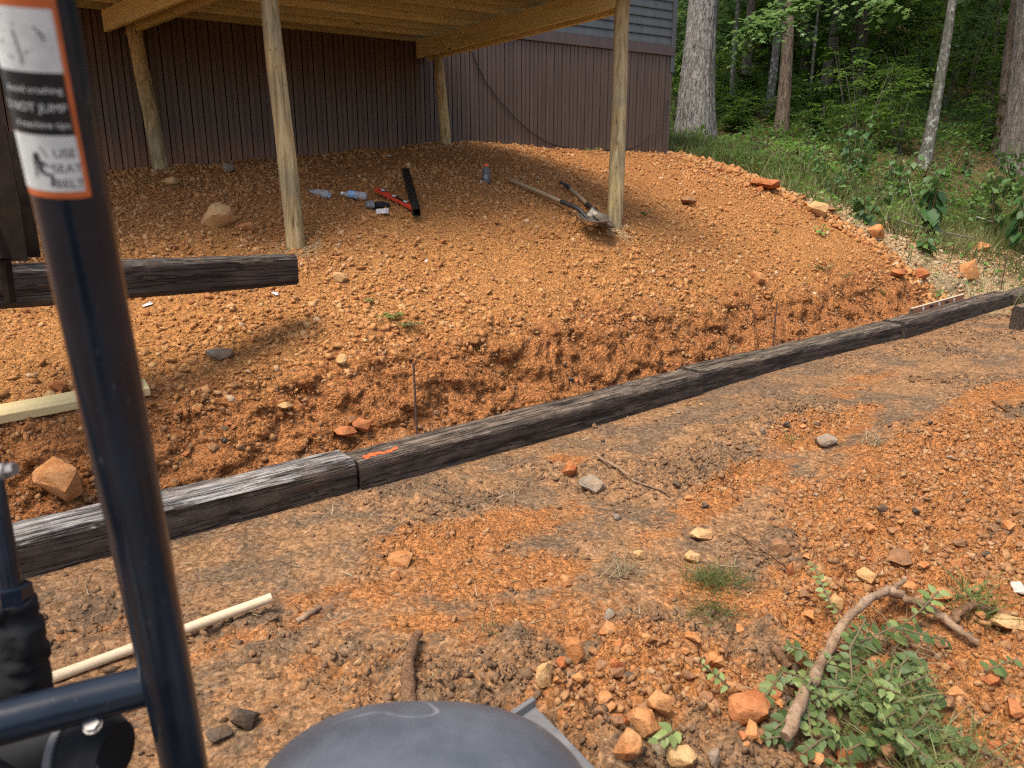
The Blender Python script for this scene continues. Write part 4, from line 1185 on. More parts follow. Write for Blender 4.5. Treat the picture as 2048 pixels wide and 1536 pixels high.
# ------------------------------------------------------------------ uncountable gravel and crumbs
def box_chip(r):
    V = np.array([(x, y, z) for x in (-1, 1) for y in (-1, 1) for z in (-1, 1)], float) * (1 + r.uniform(-.6, .3, (8, 3))) * np.array([1, .8, .42])
    F = np.array([(0, 1, 3), (0, 3, 2), (4, 6, 7), (4, 7, 5), (0, 4, 5), (0, 5, 1), (2, 3, 7), (2, 7, 6), (0, 2, 6), (0, 6, 4), (1, 5, 7), (1, 7, 3)])
    return V, F
def gravel(name, label, mat, xs, ys, keep, n, smin, smax, power, protos, sink=.3, seed=1, tilt=.6, rb=None):
    r = np.random.default_rng(seed)
    P = []; tot = 0
    while tot < n:
        x = r.uniform(*xs, n); y = r.uniform(*ys, n); w = keep(x, y)
        m = r.uniform(0, 1, n) < w
        P.append(np.stack([x[m], y[m]], -1)); tot += m.sum()
    P = np.concatenate(P)[:n]
    z = ground_full(P[:, 0], P[:, 1])
    S = smin * (smax / smin) ** (r.uniform(0, 1, n) ** power)
    bag = Bag(); k = len(protos)
    for i in range(k):
        sl = slice(i, None, k); m = len(P[sl])
        pos = np.concatenate([P[sl], (z[sl] + S[sl] * .55 * (1 - 2 * sink))[:, None]], 1)
        sc = S[sl][:, None] * r.uniform(.75, 1.25, (m, 3))
        bag.put(scatter(*protos[i], pos, rot_random(m, r, tilt), sc, np.clip(r.beta(2, 2, m) if rb is None else (rb(r, m) if rb != 'soil' else np.where(soil(P[sl][:, 0], P[sl][:, 1])[0] + r.uniform(-.25, .25, m) > .5, r.uniform(0, .42, m), r.uniform(.45, .92, m))), 0, 1)))
    o = bag.add(name, mat); tag(o, label, 'gravel', None, 'stuff')
    return o
rp_ = np.random.default_rng(9)
BC = [box_chip(rp_) for _ in range(9)]; IC = chips(8, rp_, ICO, .75, .28)
def inview(x, y, z=0.6, mpx=60):
    """keeps the scatter to what can be seen from around the camera, with a margin"""
    dz = z - CAMZ; d = y * CP - dz * SP
    u = x / np.maximum(d, .1)
    return (np.abs(u) < .95) & (d > .9)
def k_hill(x, y):
    sd, tz, ss = tie_sd(x, y)
    n = fbm(x * 1.3, y * 1.3, 300, 3)
    return (sd > .62) * (edge_d(x, y) < .12) * inview(x, y) * np.clip(.62 + n * 1.2, .16, 1)
gravel('gravel', 'orange clay gravel covering the slope', M['chip'], (-4.5, 5.6), (2.2, 10.8), k_hill, 66000, .0045, .026, 3.0, BC, .36, 1, None)
def k_bank(x, y):
    sd, tz, ss = tie_sd(x, y); return (sd > TIE_W + .02) * (sd < .75) * inview(x, y) * 1.0
gravel('bank_crumbs', 'red clay crumbs on the cut bank', M['clod'], (-3, 6.5), (1.2, 9), k_bank, 8000, .005, .022, 2.0, IC, .35, 2, None, lambda r, m: r.uniform(.35, .8, m))
def k_heap(x, y):
    sd, tz, ss = tie_sd(x, y); return (sd < -.1) * np.clip(HEAP(x, y) * 1.2 + fbm(x * 4, y * 4, 320, 3) * 1.1, 0, 1) * (HEAP(x, y) > .02) * inview(x, y)
gravel('clod_crumbs', 'crumbs of brown and orange clay in the dug-up heap', M['clod'], (-.8, 4.2), (1.1, 4.6), k_heap, 24000, .003, .017, 3.2, IC + BC, .38, 3, None, 'soil')
def k_front(x, y):
    sd, tz, ss = tie_sd(x, y); n = fbm(x * 2.3, y * 2.3, 310, 3)
    return (sd < -.03) * inview(x, y) * np.clip(.12 + CLOD(x, y) * .9 + n * .5, .03, 1)
gravel('soil_crumbs', 'dark soil crumbs on the trampled ground', M['clod'], (-3, 6.5), (1.1, 8.2), k_front, 18000, .003, .016, 2.6, IC[:4] + BC, .4, 4, None, 'soil')
def k_tan(x, y):
    e = edge_d(x, y); return (e > -.1) * (e < 2.2) * (x > 3.3) * (tie_sd(x, y)[0] > .35) * inview(x, y) * 1.0
gravel('pale_gravel', 'pale tan gravel and leaf litter beyond the slope', M['tan_chip'], (3.2, 10), (7.5, 11), k_tan, 3500, .008, .035, 2, BC, .4, 5)
def k_rim(x, y):
    e = edge_d(x, y); return (e > -.45) * (e < .1) * (x > 2.2) * (x < 5.8) * (tie_sd(x, y)[0] > .4) * 1.0
gravel('rim_rubble', 'orange rubble along the rim of the slope', M['chip'], (2.2, 5.8), (7, 10.8), k_rim, 1500, .012, .05, 1.6, BC, .3, 6)
# ------------------------------------------------------------------ the excavator the picture is taken from
t = NT('dark_blue_black_paint'); q = t.pos(obj=True); nz = t.noise(q, 14, 5, .6); sc = t.noise(t.pos((140, 140, 9), obj=True), 1, 3, .6)
c = t.mix(t.ramp(sc, ((.66, 0), (.72, .35))), t.ramp(nz, ((.3, (.007, .010, .016)), (.7, (.013, .018, .027)))), (.10, .10, .105))
M['mpaint'] = t.fin(c, t.ramp(nz, ((.3, .16), (.7, .26))), t.bump(nz, .05, .002), 0, .32)
t = NT('scuffed_hood'); q = t.pos(obj=True); nz = t.noise(q, 10, 6, .65)
s1 = t.ramp(t.noise(t.pos((3, 7, 3), obj=True), 1.1, 2, .4, .2), ((.492, 0), (.5, .7), (.508, 0)))
c = t.mix(t.ramp(nz, ((.35, 0), (.75, .8))), (.065, .071, .081), (.115, .122, .133))
c = t.mix(t.math('MULTIPLY', s1, t.ramp(t.noise(q, 5, 3), ((.5, 0), (.6, 1)))), c, (.30, .30, .30))
c = t.mix(t.ramp(t.noise(q, 90, 3, .7), ((.70, 0), (.76, .5))), c, (.28, .27, .26))
M['hood'] = t.fin(c, t.ramp(nz, ((.3, .36), (.7, .55))), t.bump(nz, .08, .002), 0, .5)
M['rubber'] = plain('black_rubber', (.012, .012, .012), .8, 0, .3)
M['boltm'] = plain('zinc_bolt', (.28, .26, .24), .5, .6)
M['platem'] = plain('dusty_plate', (.20, .19, .18), .6, .3, .4, .4, 12)
M['bucket'] = plain('rusty_bucket_steel', (.024, .016, .011), .9, 0, .08, .7, 9)
ex = thing('excavator', 'small dark excavator with canopy post, control lever and rounded hood', 'excavator', Vector((-.2, .3, gz(-.2, .3))))
PA_, PB_ = D(65, 0, .545), D(370, 1536, 1.00)
ax = (PB_ - PA_).normalized(); RP = .0298
ptop = PA_ - ax * .55; pbot = PB_ + ax * .12
cpost = MB().tube([ptop + (pbot - ptop) * (k / 12) for k in range(13)], RP, 48).add('canopy_post', M['mpaint'], ex, 40)
# safety decal wrapped on the post
t = NT('decal_white'); M['dw'] = t.fin(t.ramp(t.noise(t.pos(obj=True), 60, 4), ((.3, (.50, .52, .48)), (.7, (.66, .67, .62)))), .5, None, 0, .3)
M['do'] = plain('decal_orange', (.55, .13, .03), .5, grime=.3); M['dk'] = plain('decal_black', (.008, .011, .014), .4); M['dt'] = plain('decal_print', (.02, .022, .03), .5)
def post_at(py):
    """axis point seen at photograph row py"""
    lo, hi = 0.0, 1.0
    for _ in range(40):
        m = (lo + hi) / 2; p_ = PA_.lerp(PB_, m); d = p_ - Vector((0, 0, CAMZ))
        yy = 768 + FPX * (-(d.z * CP + d.y * SP)) / (d.y * CP - d.z * SP)
        if yy < py: lo = m
        else: hi = m
    return PA_.lerp(PB_, lo)
def s_at(py): return (post_at(py) - PA_).dot(ax) if py >= 0 else py * (post_at(100) - PA_).dot(ax) / 100
mid = post_at(200); vd = (Vector((0, 0, CAMZ)) - mid); vd = (vd - ax * vd.dot(ax)).normalized(); sdv = ax.cross(vd)
if sdv.x < 0: sdv = -sdv
def wrap(th, s_, r): return PA_ + ax * s_ + (vd * math.cos(th) + sdv * math.sin(th)) * r
def patch(name, th0, th1, s0, s1, r, mat, parent, slant=0.0):
    V = []; F = []; n_ = 24
    for k in range(n_ + 1):
        th = th0 + (th1 - th0) * k / n_
        for s_ in (s0, s1): V.append(wrap(th, s_ + slant * (th - th0), r))
    for k in range(n_): F.append((2 * k, 2 * k + 1, 2 * k + 3, 2 * k + 2))
    return add(name, mesh_np(name, V, F), mat, parent, 180)
rad = math.radians
TH1 = rad(29)
dec = patch('decal', rad(-105), TH1, s_at(-20), s_at(379), RP + .0004, M['do'], cpost)
pi_ = TH1 - rad(8)
patch('decal_panel', rad(-105), pi_, s_at(12), s_at(136), RP + .0007, M['dw'], dec)
patch('decal_panel', rad(-105), pi_, s_at(136), s_at(258), RP + .0007, M['dk'], dec)
patch('decal_panel', rad(-105), pi_, s_at(258), s_at(366), RP + .0007, M['dw'], dec)
def decal_text(body, th, py, size, mat, align='RIGHT'):
    me = text_mesh(body, size, align)
    r = RP + .0010
    for v in me.vertices: v.co = wrap(th + v.co.x / r, s_at(py) - v.co.y, r)
    add('decal_lettering', me, mat, dec)
decal_text('Avoid crushing', pi_ - rad(6), 176, .0072, M['dw']); decal_text('DO NOT JUMP', pi_ - rad(4), 212, .0088, M['dw']); decal_text('if machine tips', pi_ - rad(4), 243, .0072, M['dw'])
for i, wd in enumerate(('USE', 'SEAT', 'BELT')): decal_text(wd, rad(2), 300 + 29 * i, .0100, M['dt'], 'CENTER')
def strokes(lines, w):
    V = []; F = []
    for (a0, b0, a1, b1, w_) in lines:
        dx, dy = a1 - a0, b1 - b0; L = math.hypot(dx, dy) or 1; nx_, ny_ = -dy / L * w_ * w, dx / L * w_ * w
        b = len(V)
        for a_, b_ in ((a0 + nx_, b0 + ny_), (a0 - nx_, b0 - ny_), (a1 - nx_, b1 - ny_), (a1 + nx_, b1 + ny_)): V.append(wrap(rad(a_), s_at(b_), RP + .0010))
        F.append((b, b + 1, b + 2, b + 3))
    add('decal_pictogram', mesh_np('p', V, F), M['dt'], dec)
strokes([(-38, 292, -34, 330, 3), (-34, 330, -20, 335, 2.5), (-20, 335, -22, 356, 2), (-40, 300, -26, 318, 1.5), (-42, 296, -44, 340, 1.2), (-30, 280, -22, 300, .8), (-18, 320, -30, 308, .8)], 1.2)
strokes([(-45, 110, 0, 62, 3), (-30, 118, 4, 70, 2), (-48, 60, -6, 48, 1), (-6, 48, 6, 66, 1), (-55, 80, -20, 98, 3.5), (-34, 56, -28, 112, 1), (-14, 92, 14, 88, .7), (-60, 122, -30, 124, .7), (-52, 30, -30, 46, 1)], 1.2)
# crossbar, gusset bolt, lever with boot, travel motor housing
ca_, cb_ = D(-260, 1512, .80), D(292, 1372, .935)
MB().tube([ca_ + (cb_ - ca_) * (k / 8) for k in range(9)], .0265, 40).add('crossbar', M['mpaint'], ex, 40)
def knob(c, d, r, h, name='bolt', mat='boltm', par=None):
    d = Vector(d).normalized()
    MB().tube([c, c + d * h * .45], r * 1.25, 20).tube([c + d * h * .45, c + d * h], r, 6).add(name, M[mat], par or ex, 30)
knob(D(3, 944, .78), D(26, 938, .78) - D(3, 944, .78), .0075, .016)
l0, l1, l2, l3 = D(-25, 900, .97), D(-6, 1010, .98), D(12, 1110, .985), D(26, 1190, .99)
lev = MB().tube([l0 + Vector((-.02, 0, .02)), l0, l1, l2, l3], [.0135] * 5, 20).add('control_lever', M['mpaint'], ex, 60)
MB().tube([D(24, 1172, .988), D(30, 1210, .993)], .024, 6).add('lever_nut', M['mpaint'], lev, 20)
pts = []; rr = []
for k in range(33):
    f = k / 32; pts.append(D(28 + 32 * f + 6 * math.sin(f * 6), 1196 + 270 * f, .995 + .06 * f)); rr.append(.024 + .020 * f + .0018 * math.sin(k * 1.1) + .0012 * math.sin(k * 2.3))
bt = MB().tube(pts, rr, 28)
o = bt.add('rubber_boot', M['rubber'], ex, 60)
V = np.array([v.co[:] for v in o.data.vertices]); V += (fbm(V[:, 0] * 60, V[:, 2] * 45 + V[:, 1] * 30, 700, 3) * .012)[:, None] * np.array([1, -1, 0]); o.data.vertices.foreach_set('co', V.astype(np.float32).ravel())
MB().box(D(-75, 1350, 1.12), (.14, .05, .34)).add('console', M['rubber'], ex, None, .012)
mc = D(150, 1515, .93)
MB().tube([mc + Vector((-.12, .03, -.02)), mc + Vector((-.02, .02, -.012)), mc + Vector((-.018, .02, -.01)), mc + Vector((.030, .015, -.006)), mc + Vector((.046, .013, -.006))], [.045, .045, .050, .050, .040], 32).add('motor_housing', M['rubber'], ex, 30)
MB().box(mc + Vector((-.16, .02, -.03)), (.16, .08, .08)).add('motor_base', M['rubber'], ex, None, .012)
for k in range(5):
    a_ = k * 1.256 + .4; knob(mc + Vector((.030, .015 + math.cos(a_) * .036, -.006 + math.sin(a_) * .036)), Vector((1, 0, 0)), .005, .012, 'bolt', 'platem')
MB().tube([mc + Vector((-.016, .02, -.01)), mc + Vector((-.006, .019, -.009))], .0545, 36).add('housing_flange', M['platem'], ex, 30)
MB().tube([mc + Vector((-.10, -.03, .03)), mc + Vector((-.05, -.05, .02)), mc + Vector((0, -.055, -.02)), mc + Vector((.01, -.05, -.08))], .009, 12).add('hydraulic_hose', M['rubber'], ex, 60)
knob(D(187, 1452, .895), Vector((.1, -.5, .8)), .009, .010)
# rounded hood
HC = D(835, 1462, .98) + Vector((0, -.03, -.20))
V = []; F = []; nu, nv = 56, 28
for j in range(nv + 1):
    ph = math.pi / 2 * (1 - j / nv * 1.15)
    for i in range(nu):
        th = 2 * math.pi * i / nu
        c_, s_ = math.cos(th), math.sin(th); e = .80
        cx = math.copysign(abs(c_) ** e, c_); cy = math.copysign(abs(s_) ** e, s_)
        cr = max(0, math.cos(ph)) ** .85 if ph > 0 else 1.0; sz = math.copysign(abs(math.sin(ph)) ** .95, ph)
        V.append(HC + Vector((cx * cr * .272, cy * cr * .21, sz * .205)))
for j in range(nv):
    for i in range(nu):
        k = (i + 1) % nu; F.append((j * nu + i, (j + 1) * nu + i, (j + 1) * nu + k, j * nu + k))
me = mesh_np('hood', V, F); bm = bmesh.new(); bm.from_mesh(me); bmesh.ops.remove_doubles(bm, verts=bm.verts, dist=.0005); bmesh.ops.recalc_face_normals(bm, faces=bm.faces); bm.to_mesh(me); bm.free()
add('hood', me, M['hood'], ex, 180)
# step plate with rim, ahead of the hood
pz = .30
def onz(px, py, z):
    r = ray(px, py); k = (z - CAMZ) / r.z; return r * k + Vector((0, 0, CAMZ))
pl = [onz(1010, 1450, pz), onz(1068, 1410, pz), onz(1120, 1462, pz), onz(1215, 1560, pz), onz(1180, 1660, pz), onz(950, 1600, pz)]
spl = MB().prism([p_ + Vector((0, 0, -.012)) for p_ in pl], (0, 0, .012)).add('step_plate', M['platem'], ex, None, .002)
MB().beam(pl[0] + Vector((0, 0, .008)), pl[1] + Vector((0, 0, .008)), .012, .022).add('plate_rim', M['platem'], spl, None, .002)
# out of sight below and beside: floor, tracks, boom
MB().box((-.2, -.25, .36), (1.15, 1.55, .06)).add('floor_plate', M['platem'], ex, None, .01)
MB().box((-.2, -.3, .22), (.55, .8, .24)).add('undercarriage', M['rubber'], ex, None, .02)
for sx in (-.62, .22):
    prof = []
    for k in range(28):
        a_ = 2 * math.pi * k / 28; yy = math.cos(a_); prof.append((sx - .1, -.35 + (.55 if yy > 0 else -.55) + yy * .16, .165 + math.sin(a_) * .165 + gz(sx, .2) * .5))
    MB().prism(prof, (.22, 0, 0)).add('track', M['rubber'], ex, None, .01)
MB().box((-.2, -.55, .68), (.5, .45, .58)).add('seat', M['rubber'], ex, None, .05)
MB().tube([(-.55, .15, .36), cb_ + Vector((-.0, -.0, -.3)), pbot], .024, 16).add('post_foot', M['mpaint'], ex, 60)
MB().tube([(-.55, .15, .36), (-.62, .35, .62), ca_], .022, 16).add('bar_foot', M['mpaint'], ex, 60)
MB().tube([(HC.x, HC.y, HC.z), (HC.x, HC.y - .05, .34)], .18, 24).add('hood_base', M['rubber'], ex, 60)
MB().beam(pl[4], Vector((.0, .4, .36)), .2, .02).add('plate_bracket', M['platem'], ex)
# bucket and thumb gripping the tie
bk = D(-80, 430, 2.95)
prof = []
for k in range(14):
    a_ = rad(-60 + 235 * k / 13); prof.append((math.cos(a_) * .22, math.sin(a_) * .26))
def bpt(a_, b_, s_): return bk + Vector((-.06 + .10 * a_ - .1 * s_, .50 * a_ * .5 + s_ * .0, b_)) if False else bk + Vector((a_ * .55 - s_ * .35, a_ * .55 * .4 + s_ * .8, b_))
V = []; F = []
for a_, b_ in prof:
    for s_ in (0, .42): V.append(bpt(a_, b_, s_))
for k in range(len(prof) - 1): F.append((2 * k, 2 * k + 1, 2 * k + 3, 2 * k + 2))
o = add('bucket_shell', mesh_np('b', V, F), M['bucket'], ex, 60); sm = o.modifiers.new('s', 'SOLIDIFY'); sm.thickness = .012
for s_ in (-.004, .424):
    MB().prism([bpt(a_, b_, s_) for a_, b_ in prof], bpt(0, 0, .012) - bpt(0, 0, 0)).add('bucket_side', M['bucket'], ex)
e0, e1, e2 = D(9, 250, 2.90), D(38, 400, 2.92), D(56, 522, 2.95)
for off in (0, .30):
    o_ = Vector((-off * .35, off * .8, 0))
    b_ = MB()
    b_.prism([e0 + o_, e1 + o_, e2 + o_, e2 + o_ + Vector((-.10, -.02, 0)), e1 + o_ + Vector((-.16, -.03, -.02)), e0 + o_ + Vector((-.16, -.03, 0))], Vector((-.006, .014, 0)))
    b_.add('bucket_cheek', M['bucket'], ex)
th0, th1, th2 = D(-30, 420, 2.50), D(10, 520, 2.52), D(22, 606, 2.56)
for off in (0, -.16):
    o_ = Vector((off, off * .5, 0))
    MB().beam(th0 + o_, th1 + o_, .022, .055, (0, -1, .2)).beam(th1 + o_, th2 + o_, .022, .035, (0, -1, .2)).add('thumb_tine', M['bucket'], ex, None, .003)
ar = [bk + Vector((-.10, .12, .2)), D(-420, 60, 2.7), D(-900, -400, 2.0)]
MB().beam(ar[0], ar[1], .12, .16).add('dipper_arm', M['mpaint'], ex, None, .01)
MB().beam(ar[1], ar[2], .13, .18).add('boom', M['mpaint'], ex, None, .01)
MB().beam(ar[2], Vector((-.9, .35, .5)), .13, .2).add('boom', M['mpaint'], ex, None, .01)
MB().beam(th0 + Vector((-.08, 0, 0)), bk + Vector((-.15, .05, .15)), .1, .06).add('thumb_mount', M['bucket'], ex, None, .006)
# ------------------------------------------------------------------ vegetation
M['leaf'] = leafmat('understory_leaf', (.045, .095, .018), (.10, .19, .034), (.19, .30, .06), .45)
M['leafb'] = leafmat('bright_leaf', (.055, .12, .025), (.11, .22, .042), (.20, .34, .075), .42)
M['gum'] = leafmat('star_leaf', (.06, .13, .04), (.12, .23, .07), (.22, .34, .13), .42)
M['poke'] = leafmat('broad_weed_leaf', (.035, .09, .025), (.075, .165, .045), (.15, .24, .08), .35)
M['grass'] = leafmat('grass_blade', (.075, .085, .022), (.125, .16, .042), (.27, .27, .10), .3)
M['dry'] = leafmat('dry_straw', (.20, .15, .08), (.34, .27, .15), (.48, .40, .25), .2)
M['cut'] = leafmat('cut_leaf', (.06, .10, .025), (.12, .18, .05), (.26, .32, .10), .3, .5)
M['canopy'] = leafmat('canopy_leaf', (.03, .07, .015), (.06, .13, .025), (.11, .19, .04), .42)
M['oak'] = M_bark('oak_bark', (.055, .048, .042), (.40, .37, .33), 1.5)
M['bark'] = M_bark('dark_bark', (.06, .05, .04), (.26, .22, .18), 1.3)
M['brownbark'] = M_bark('brown_bark', (.07, .048, .032), (.28, .21, .15), 1.4)
M['lichen'] = M_bark('lichen_bark', (.06, .055, .048), (.24, .215, .185), 1.5, (.36, .36, .30))
M['stem'] = plain('green_red_stem', (.14, .10, .045), .6)
vr = np.random.default_rng(77)
def trunk(path, radii, seg, amp, seed, fx=7, fy=1.2):
    P = np.array([p[:] for p in path]); n = len(P); V = []; th = np.linspace(0, 2 * np.pi, seg, endpoint=False)
    L = np.r_[0, np.cumsum(np.linalg.norm(np.diff(P, axis=0), axis=1))]
    for i in range(n):
        rid = np.abs(fbm(np.cos(th) * fx + seed, np.sin(th) * fx + L[i] * fy * .0 + 3, seed, 2) + fbm(np.cos(th) * fx * 1.5, np.sin(th) * fx * 1.5 + L[i] * fy, seed + 4, 3)) 
        r = radii[i] * (1 + amp * (rid - .25))
        V.append(np.stack([P[i, 0] + np.cos(th) * r, P[i, 1] + np.sin(th) * r, np.full(seg, P[i, 2])], -1))
    V = np.concatenate(V); k = np.arange(seg); k2 = (k + 1) % seg; F = []
    for i in range(n - 1): F.append(np.stack([i * seg + k, i * seg + k2, (i + 1) * seg + k2, (i + 1) * seg + k], -1))
    return V, np.concatenate(F)
def clumps(centers, per, spread, size, r, T=QUAD, flat=.5, tilt=.7):
    C = np.repeat(np.asarray(centers), per, 0); n = len(C)
    pos = C + r.normal(0, 1, (n, 3)) * np.array([spread, spread, spread * flat])
    return scatter(*T, pos, rot_random(n, r, tilt), size * r.uniform(.6, 1.3, n), np.clip(np.repeat(r.uniform(0, .6, len(centers)), per) + r.uniform(-.1, .4, n), 0, 1))
def tree(label, base, top, r0, r1, H, mat, group=None, crown=2200, cr=3.2, ch=(5, 12), leaf=.30, seed=1, seg=14, flare=1.35, amp=.10, nring=26, name='tree'):
    base = Vector(base); top = Vector(top); d = (top - base); d = d / max(d.z, .1)
    t = thing(name, label, 'tree', base, group)
    path = []; rad_ = []
    for k in range(nring + 1):
        f = (k / nring) ** 1.25; z = f * H - .25
        path.append(base + d * z + Vector((math.sin(z * .9 + seed) * .04, math.cos(z * .7 + seed) * .03, 0)))
        hv = (top - base).z; rr = r0 + (r1 - r0) * z / hv if z < hv else r1 * max(.12, 1 - (z - hv) / (H - hv + .01) * .85)
        rr *= 1 + (flare - 1) * math.exp(-max(z, 0) / (r0 * 3.2)); rad_.append(rr)
    V, F = trunk(path, rad_, seg, amp, seed)
    r = np.random.default_rng(seed)
    vs = [V]; fs = [F]; n0 = len(V); cen = []
    topp = base + d * H
    for k in range(9):
        f = r.uniform(.45, .97); p0 = base + d * (H * f); a_ = r.uniform(0, 6.28); l_ = cr * r.uniform(.5, 1) * (1.1 - f * .4)
        p1 = p0 + Vector((math.cos(a_) * l_, math.sin(a_) * l_, l_ * r.uniform(.2, .7)))
        mb = MB().tube([p0, p0.lerp(p1, .5) + Vector((0, 0, .1)), p1], [r1 * .45 * (1.2 - f), r1 * .3 * (1.2 - f), .01], 6, False)
        vs.append(np.array([v[:] for v in mb.v])); fs.append(np.array(mb.f) + n0); n0 += len(mb.v)
        cen += [tuple(p0.lerp(p1, q) + Vector(tuple(r.normal(0, .35, 3)))) for q in (.45, .7, .9, 1.05)]
    me = mesh_np('trunk', np.concatenate(vs), np.concatenate(fs)); add('trunk', me, mat, t, 180)
    if crown:
        c2 = r.normal(0, 1, (30, 3)); c2 /= np.linalg.norm(c2, axis=1)[:, None]; c2 *= r.uniform(.35, 1, (30, 1))
        mz = (ch[0] + ch[1]) / 2; hz = (ch[1] - ch[0]) / 2
        ctr = base + d * mz
        c2 = c2 * np.array([cr, cr, hz]) + np.array(ctr[:])
        cen = np.concatenate([np.array(cen), c2]); per = max(4, int(crown * .25) // len(cen))
        b = Bag(); b.put(clumps(cen, per, .62, leaf, r)); b.add('crown', M['canopy'], t)
    return t
TG = None
def px_tree(label, px, py, z, w, tx, ty, wt, mat, H=13, **kw):
    g = D(px, py, z); g.z = gz(g.x, g.y); zz = depth_of(g)
    tp_ = D(tx, ty, zz * .985); r0 = w * zz / FPX / 2; r1 = wt * zz / FPX / 2
    return tree(label, g, tp_, r0, r1, H, M[mat], **kw)
px_tree('big pale grey oak trunk with deep bark ridges beside the house corner', 1387, 288, 13.5, 62, 1411, 0, 54, 'oak', 15, seed=3, seg=110, flare=1.42, amp=.11, nring=70, crown=3200, cr=4.2, ch=(5.5, 13))
px_tree('thin pale lichen-spotted trunk just behind the big oak', 1465, 222, 17.5, 10, 1474, 60, 9, 'lichen', 12, seed=4, group='trees in the woods', crown=1500, cr=2.2)
px_tree('dark thick trunk half hidden by leaves behind the thin pale trunk', 1492, 190, 21, 19, 1502, 0, 17, 'bark', 15, seed=5, crown=2200)
px_tree('grey trunk with a pale ring scar, touching the brown trunk', 1538, 232, 17, 17, 1553, 60, 14, 'lichen', 14, seed=6, crown=2000)
px_tree('brown-barked straight trunk in front of the grey ringed one', 1559, 274, 14.6, 26, 1577, 20, 20, 'brownbark', 14, seed=7, crown=2400)
px_tree('forking dark trunk at the centre of the woods', 1603, 172, 22, 19, 1620, 0, 15, 'bark', 15, seed=8, crown=2200)
px_tree('very thin pale sapling beside the forking trunk', 1618, 190, 19, 6, 1641, 10, 5, 'lichen', 8, seed=9, crown=500, cr=1.2, ch=(3.5, 8))
px_tree('medium dark trunk among shaded leaves', 1704, 180, 22, 14, 1716, 20, 11, 'bark', 14, seed=10, crown=2000)
px_tree('thin twin sapling in the shaded middle woods', 1738, 150, 23, 6, 1742, 40, 4, 'lichen', 9, seed=12, crown=700, cr=1.5)
px_tree('slender leaning trunk spotted with white lichen', 1846, 336, 12.5, 23, 1903, 0, 15, 'lichen', 13, seed=13, seg=30, crown=2600, flare=1.3)
px_tree('massive dark reddish trunk at the edge of the woods', 2040, 320, 13.2, 60, 2062, 0, 44, 'bark', 15, seed=14, seg=60, crown=3000, amp=.14, nring=50, flare=1.5)
px_tree('dark stem leaning against the massive reddish trunk', 2002, 300, 13.8, 34, 2040, 0, 24, 'brownbark', 14, seed=15, seg=30, crown=1500)
k = 0
tr = np.random.default_rng(31)
for i in range(26):
    px = tr.uniform(1330, 2250); z = tr.uniform(20, 36)
    g = D(px, 200, z); g.z = gz(g.x, g.y)
    r0 = tr.uniform(.05, .17)
    tree('dim slender trunk far back in the woods', g, g + Vector((tr.uniform(-.25, .35), tr.uniform(-.2, .2), 4)), r0, r0 * .8, tr.uniform(9, 15), M['bark' if i % 3 else 'lichen'], 'dim trunks far back in the woods', 1100, 2.8, (3.5, 11), .34, 100 + i, 8, 1.2, .08, 12)
for i, (x_, y_) in enumerate(((9.5, 12.5), (12, 10), (12.5, 15), (16, 17), (5.2, 14.2), (14.5, 19), (0.5, 17), (-3, 18), (15, 13))):  # trees out of view, added so their crowns shade the woods
    g = Vector((x_, y_, gz(x_, y_)))
    tree('tall shade tree standing at the side of the woods', g, g + Vector((.1, .1, 4)), .17, .14, 14, M['bark'], 'shade trees beside the woods', 1900, 3.6, (5.2, 12.5), .32, 200 + i, 12, 1.3, .08, 14) if not (1340 < 1024 + FPX * x_ / (y_ * CP) < 2060 and i in (4,)) else None

# sprays: flat twigs with leaves on both sides (the layered look of shaded woodland shrubs)
def spray(r, o, dirv, L, n, leaf, bag, T=LEAF, droop=.25, tone=0.5, plane=None, ln=1.0):
    dirv = np.asarray(dirv, float); dirv /= np.linalg.norm(dirv)
    t_ = np.linspace(.12, 1, n); side = np.where(np.arange(n) % 2, 1, -1)
    up = np.array([0, 0, 1.0]) if plane is None else plane
    sx = np.cross(dirv, up); sx /= np.linalg.norm(sx) + 1e-9
    P = np.asarray(o) + dirv * (t_ * L)[:, None] - np.array([0, 0, 1]) * (droop * L * t_ ** 2)[:, None]
    dl = dirv * .55 + sx * side[:, None] * .85 + r.normal(0, .22, (n, 3)) - np.array([0, 0, .25])
    ups = up + r.normal(0, .28, (n, 3))
    S = leaf * r.uniform(.7, 1.2, n) * (1 - .35 * t_)
    bag.put(scatter(*T, P, frames(dl, ups), np.stack([S * 1.05, S * ln, S], -1), np.clip(tone + r.normal(0, .16, n), 0, 1)))
    return P
def shrub(label, base, H, R, leaf, nsp, mat, group, seed, tone=.45, name='shrub', T=LEAF, nl=14, stems=4, low=.15):
    r = np.random.default_rng(seed); base = Vector(base)
    t = thing(name, label, 'shrub', base, group)
    mb = MB(); tops = []
    for k in range(stems):
        a_ = r.uniform(0, 6.28); p1 = base + Vector((math.cos(a_) * R * .45, math.sin(a_) * R * .45, H * r.uniform(.75, 1)))
        mb.tube([base + Vector((0, 0, -.08)), base.lerp(p1, .5) + Vector(tuple(r.normal(0, .04, 3))), p1], [.014, .010, .004], 5, False); tops.append(p1)
    mb.add('stem', M['bark'], t, 180)
    bag = Bag()
    for k in range(nsp):
        p1 = tops[k % stems]; f = r.uniform(low, 1); o = base.lerp(p1, f); a_ = r.uniform(0, 6.28)
        spray(r, o[:], (math.cos(a_), math.sin(a_), r.uniform(-.05, .45)), R * r.uniform(.5, 1.05), nl, leaf, bag, T, r.uniform(.1, .4), tone + r.uniform(-.25, .25))
    bag.add('foliage', M[mat], t)
    return t
sr = np.random.default_rng(55)
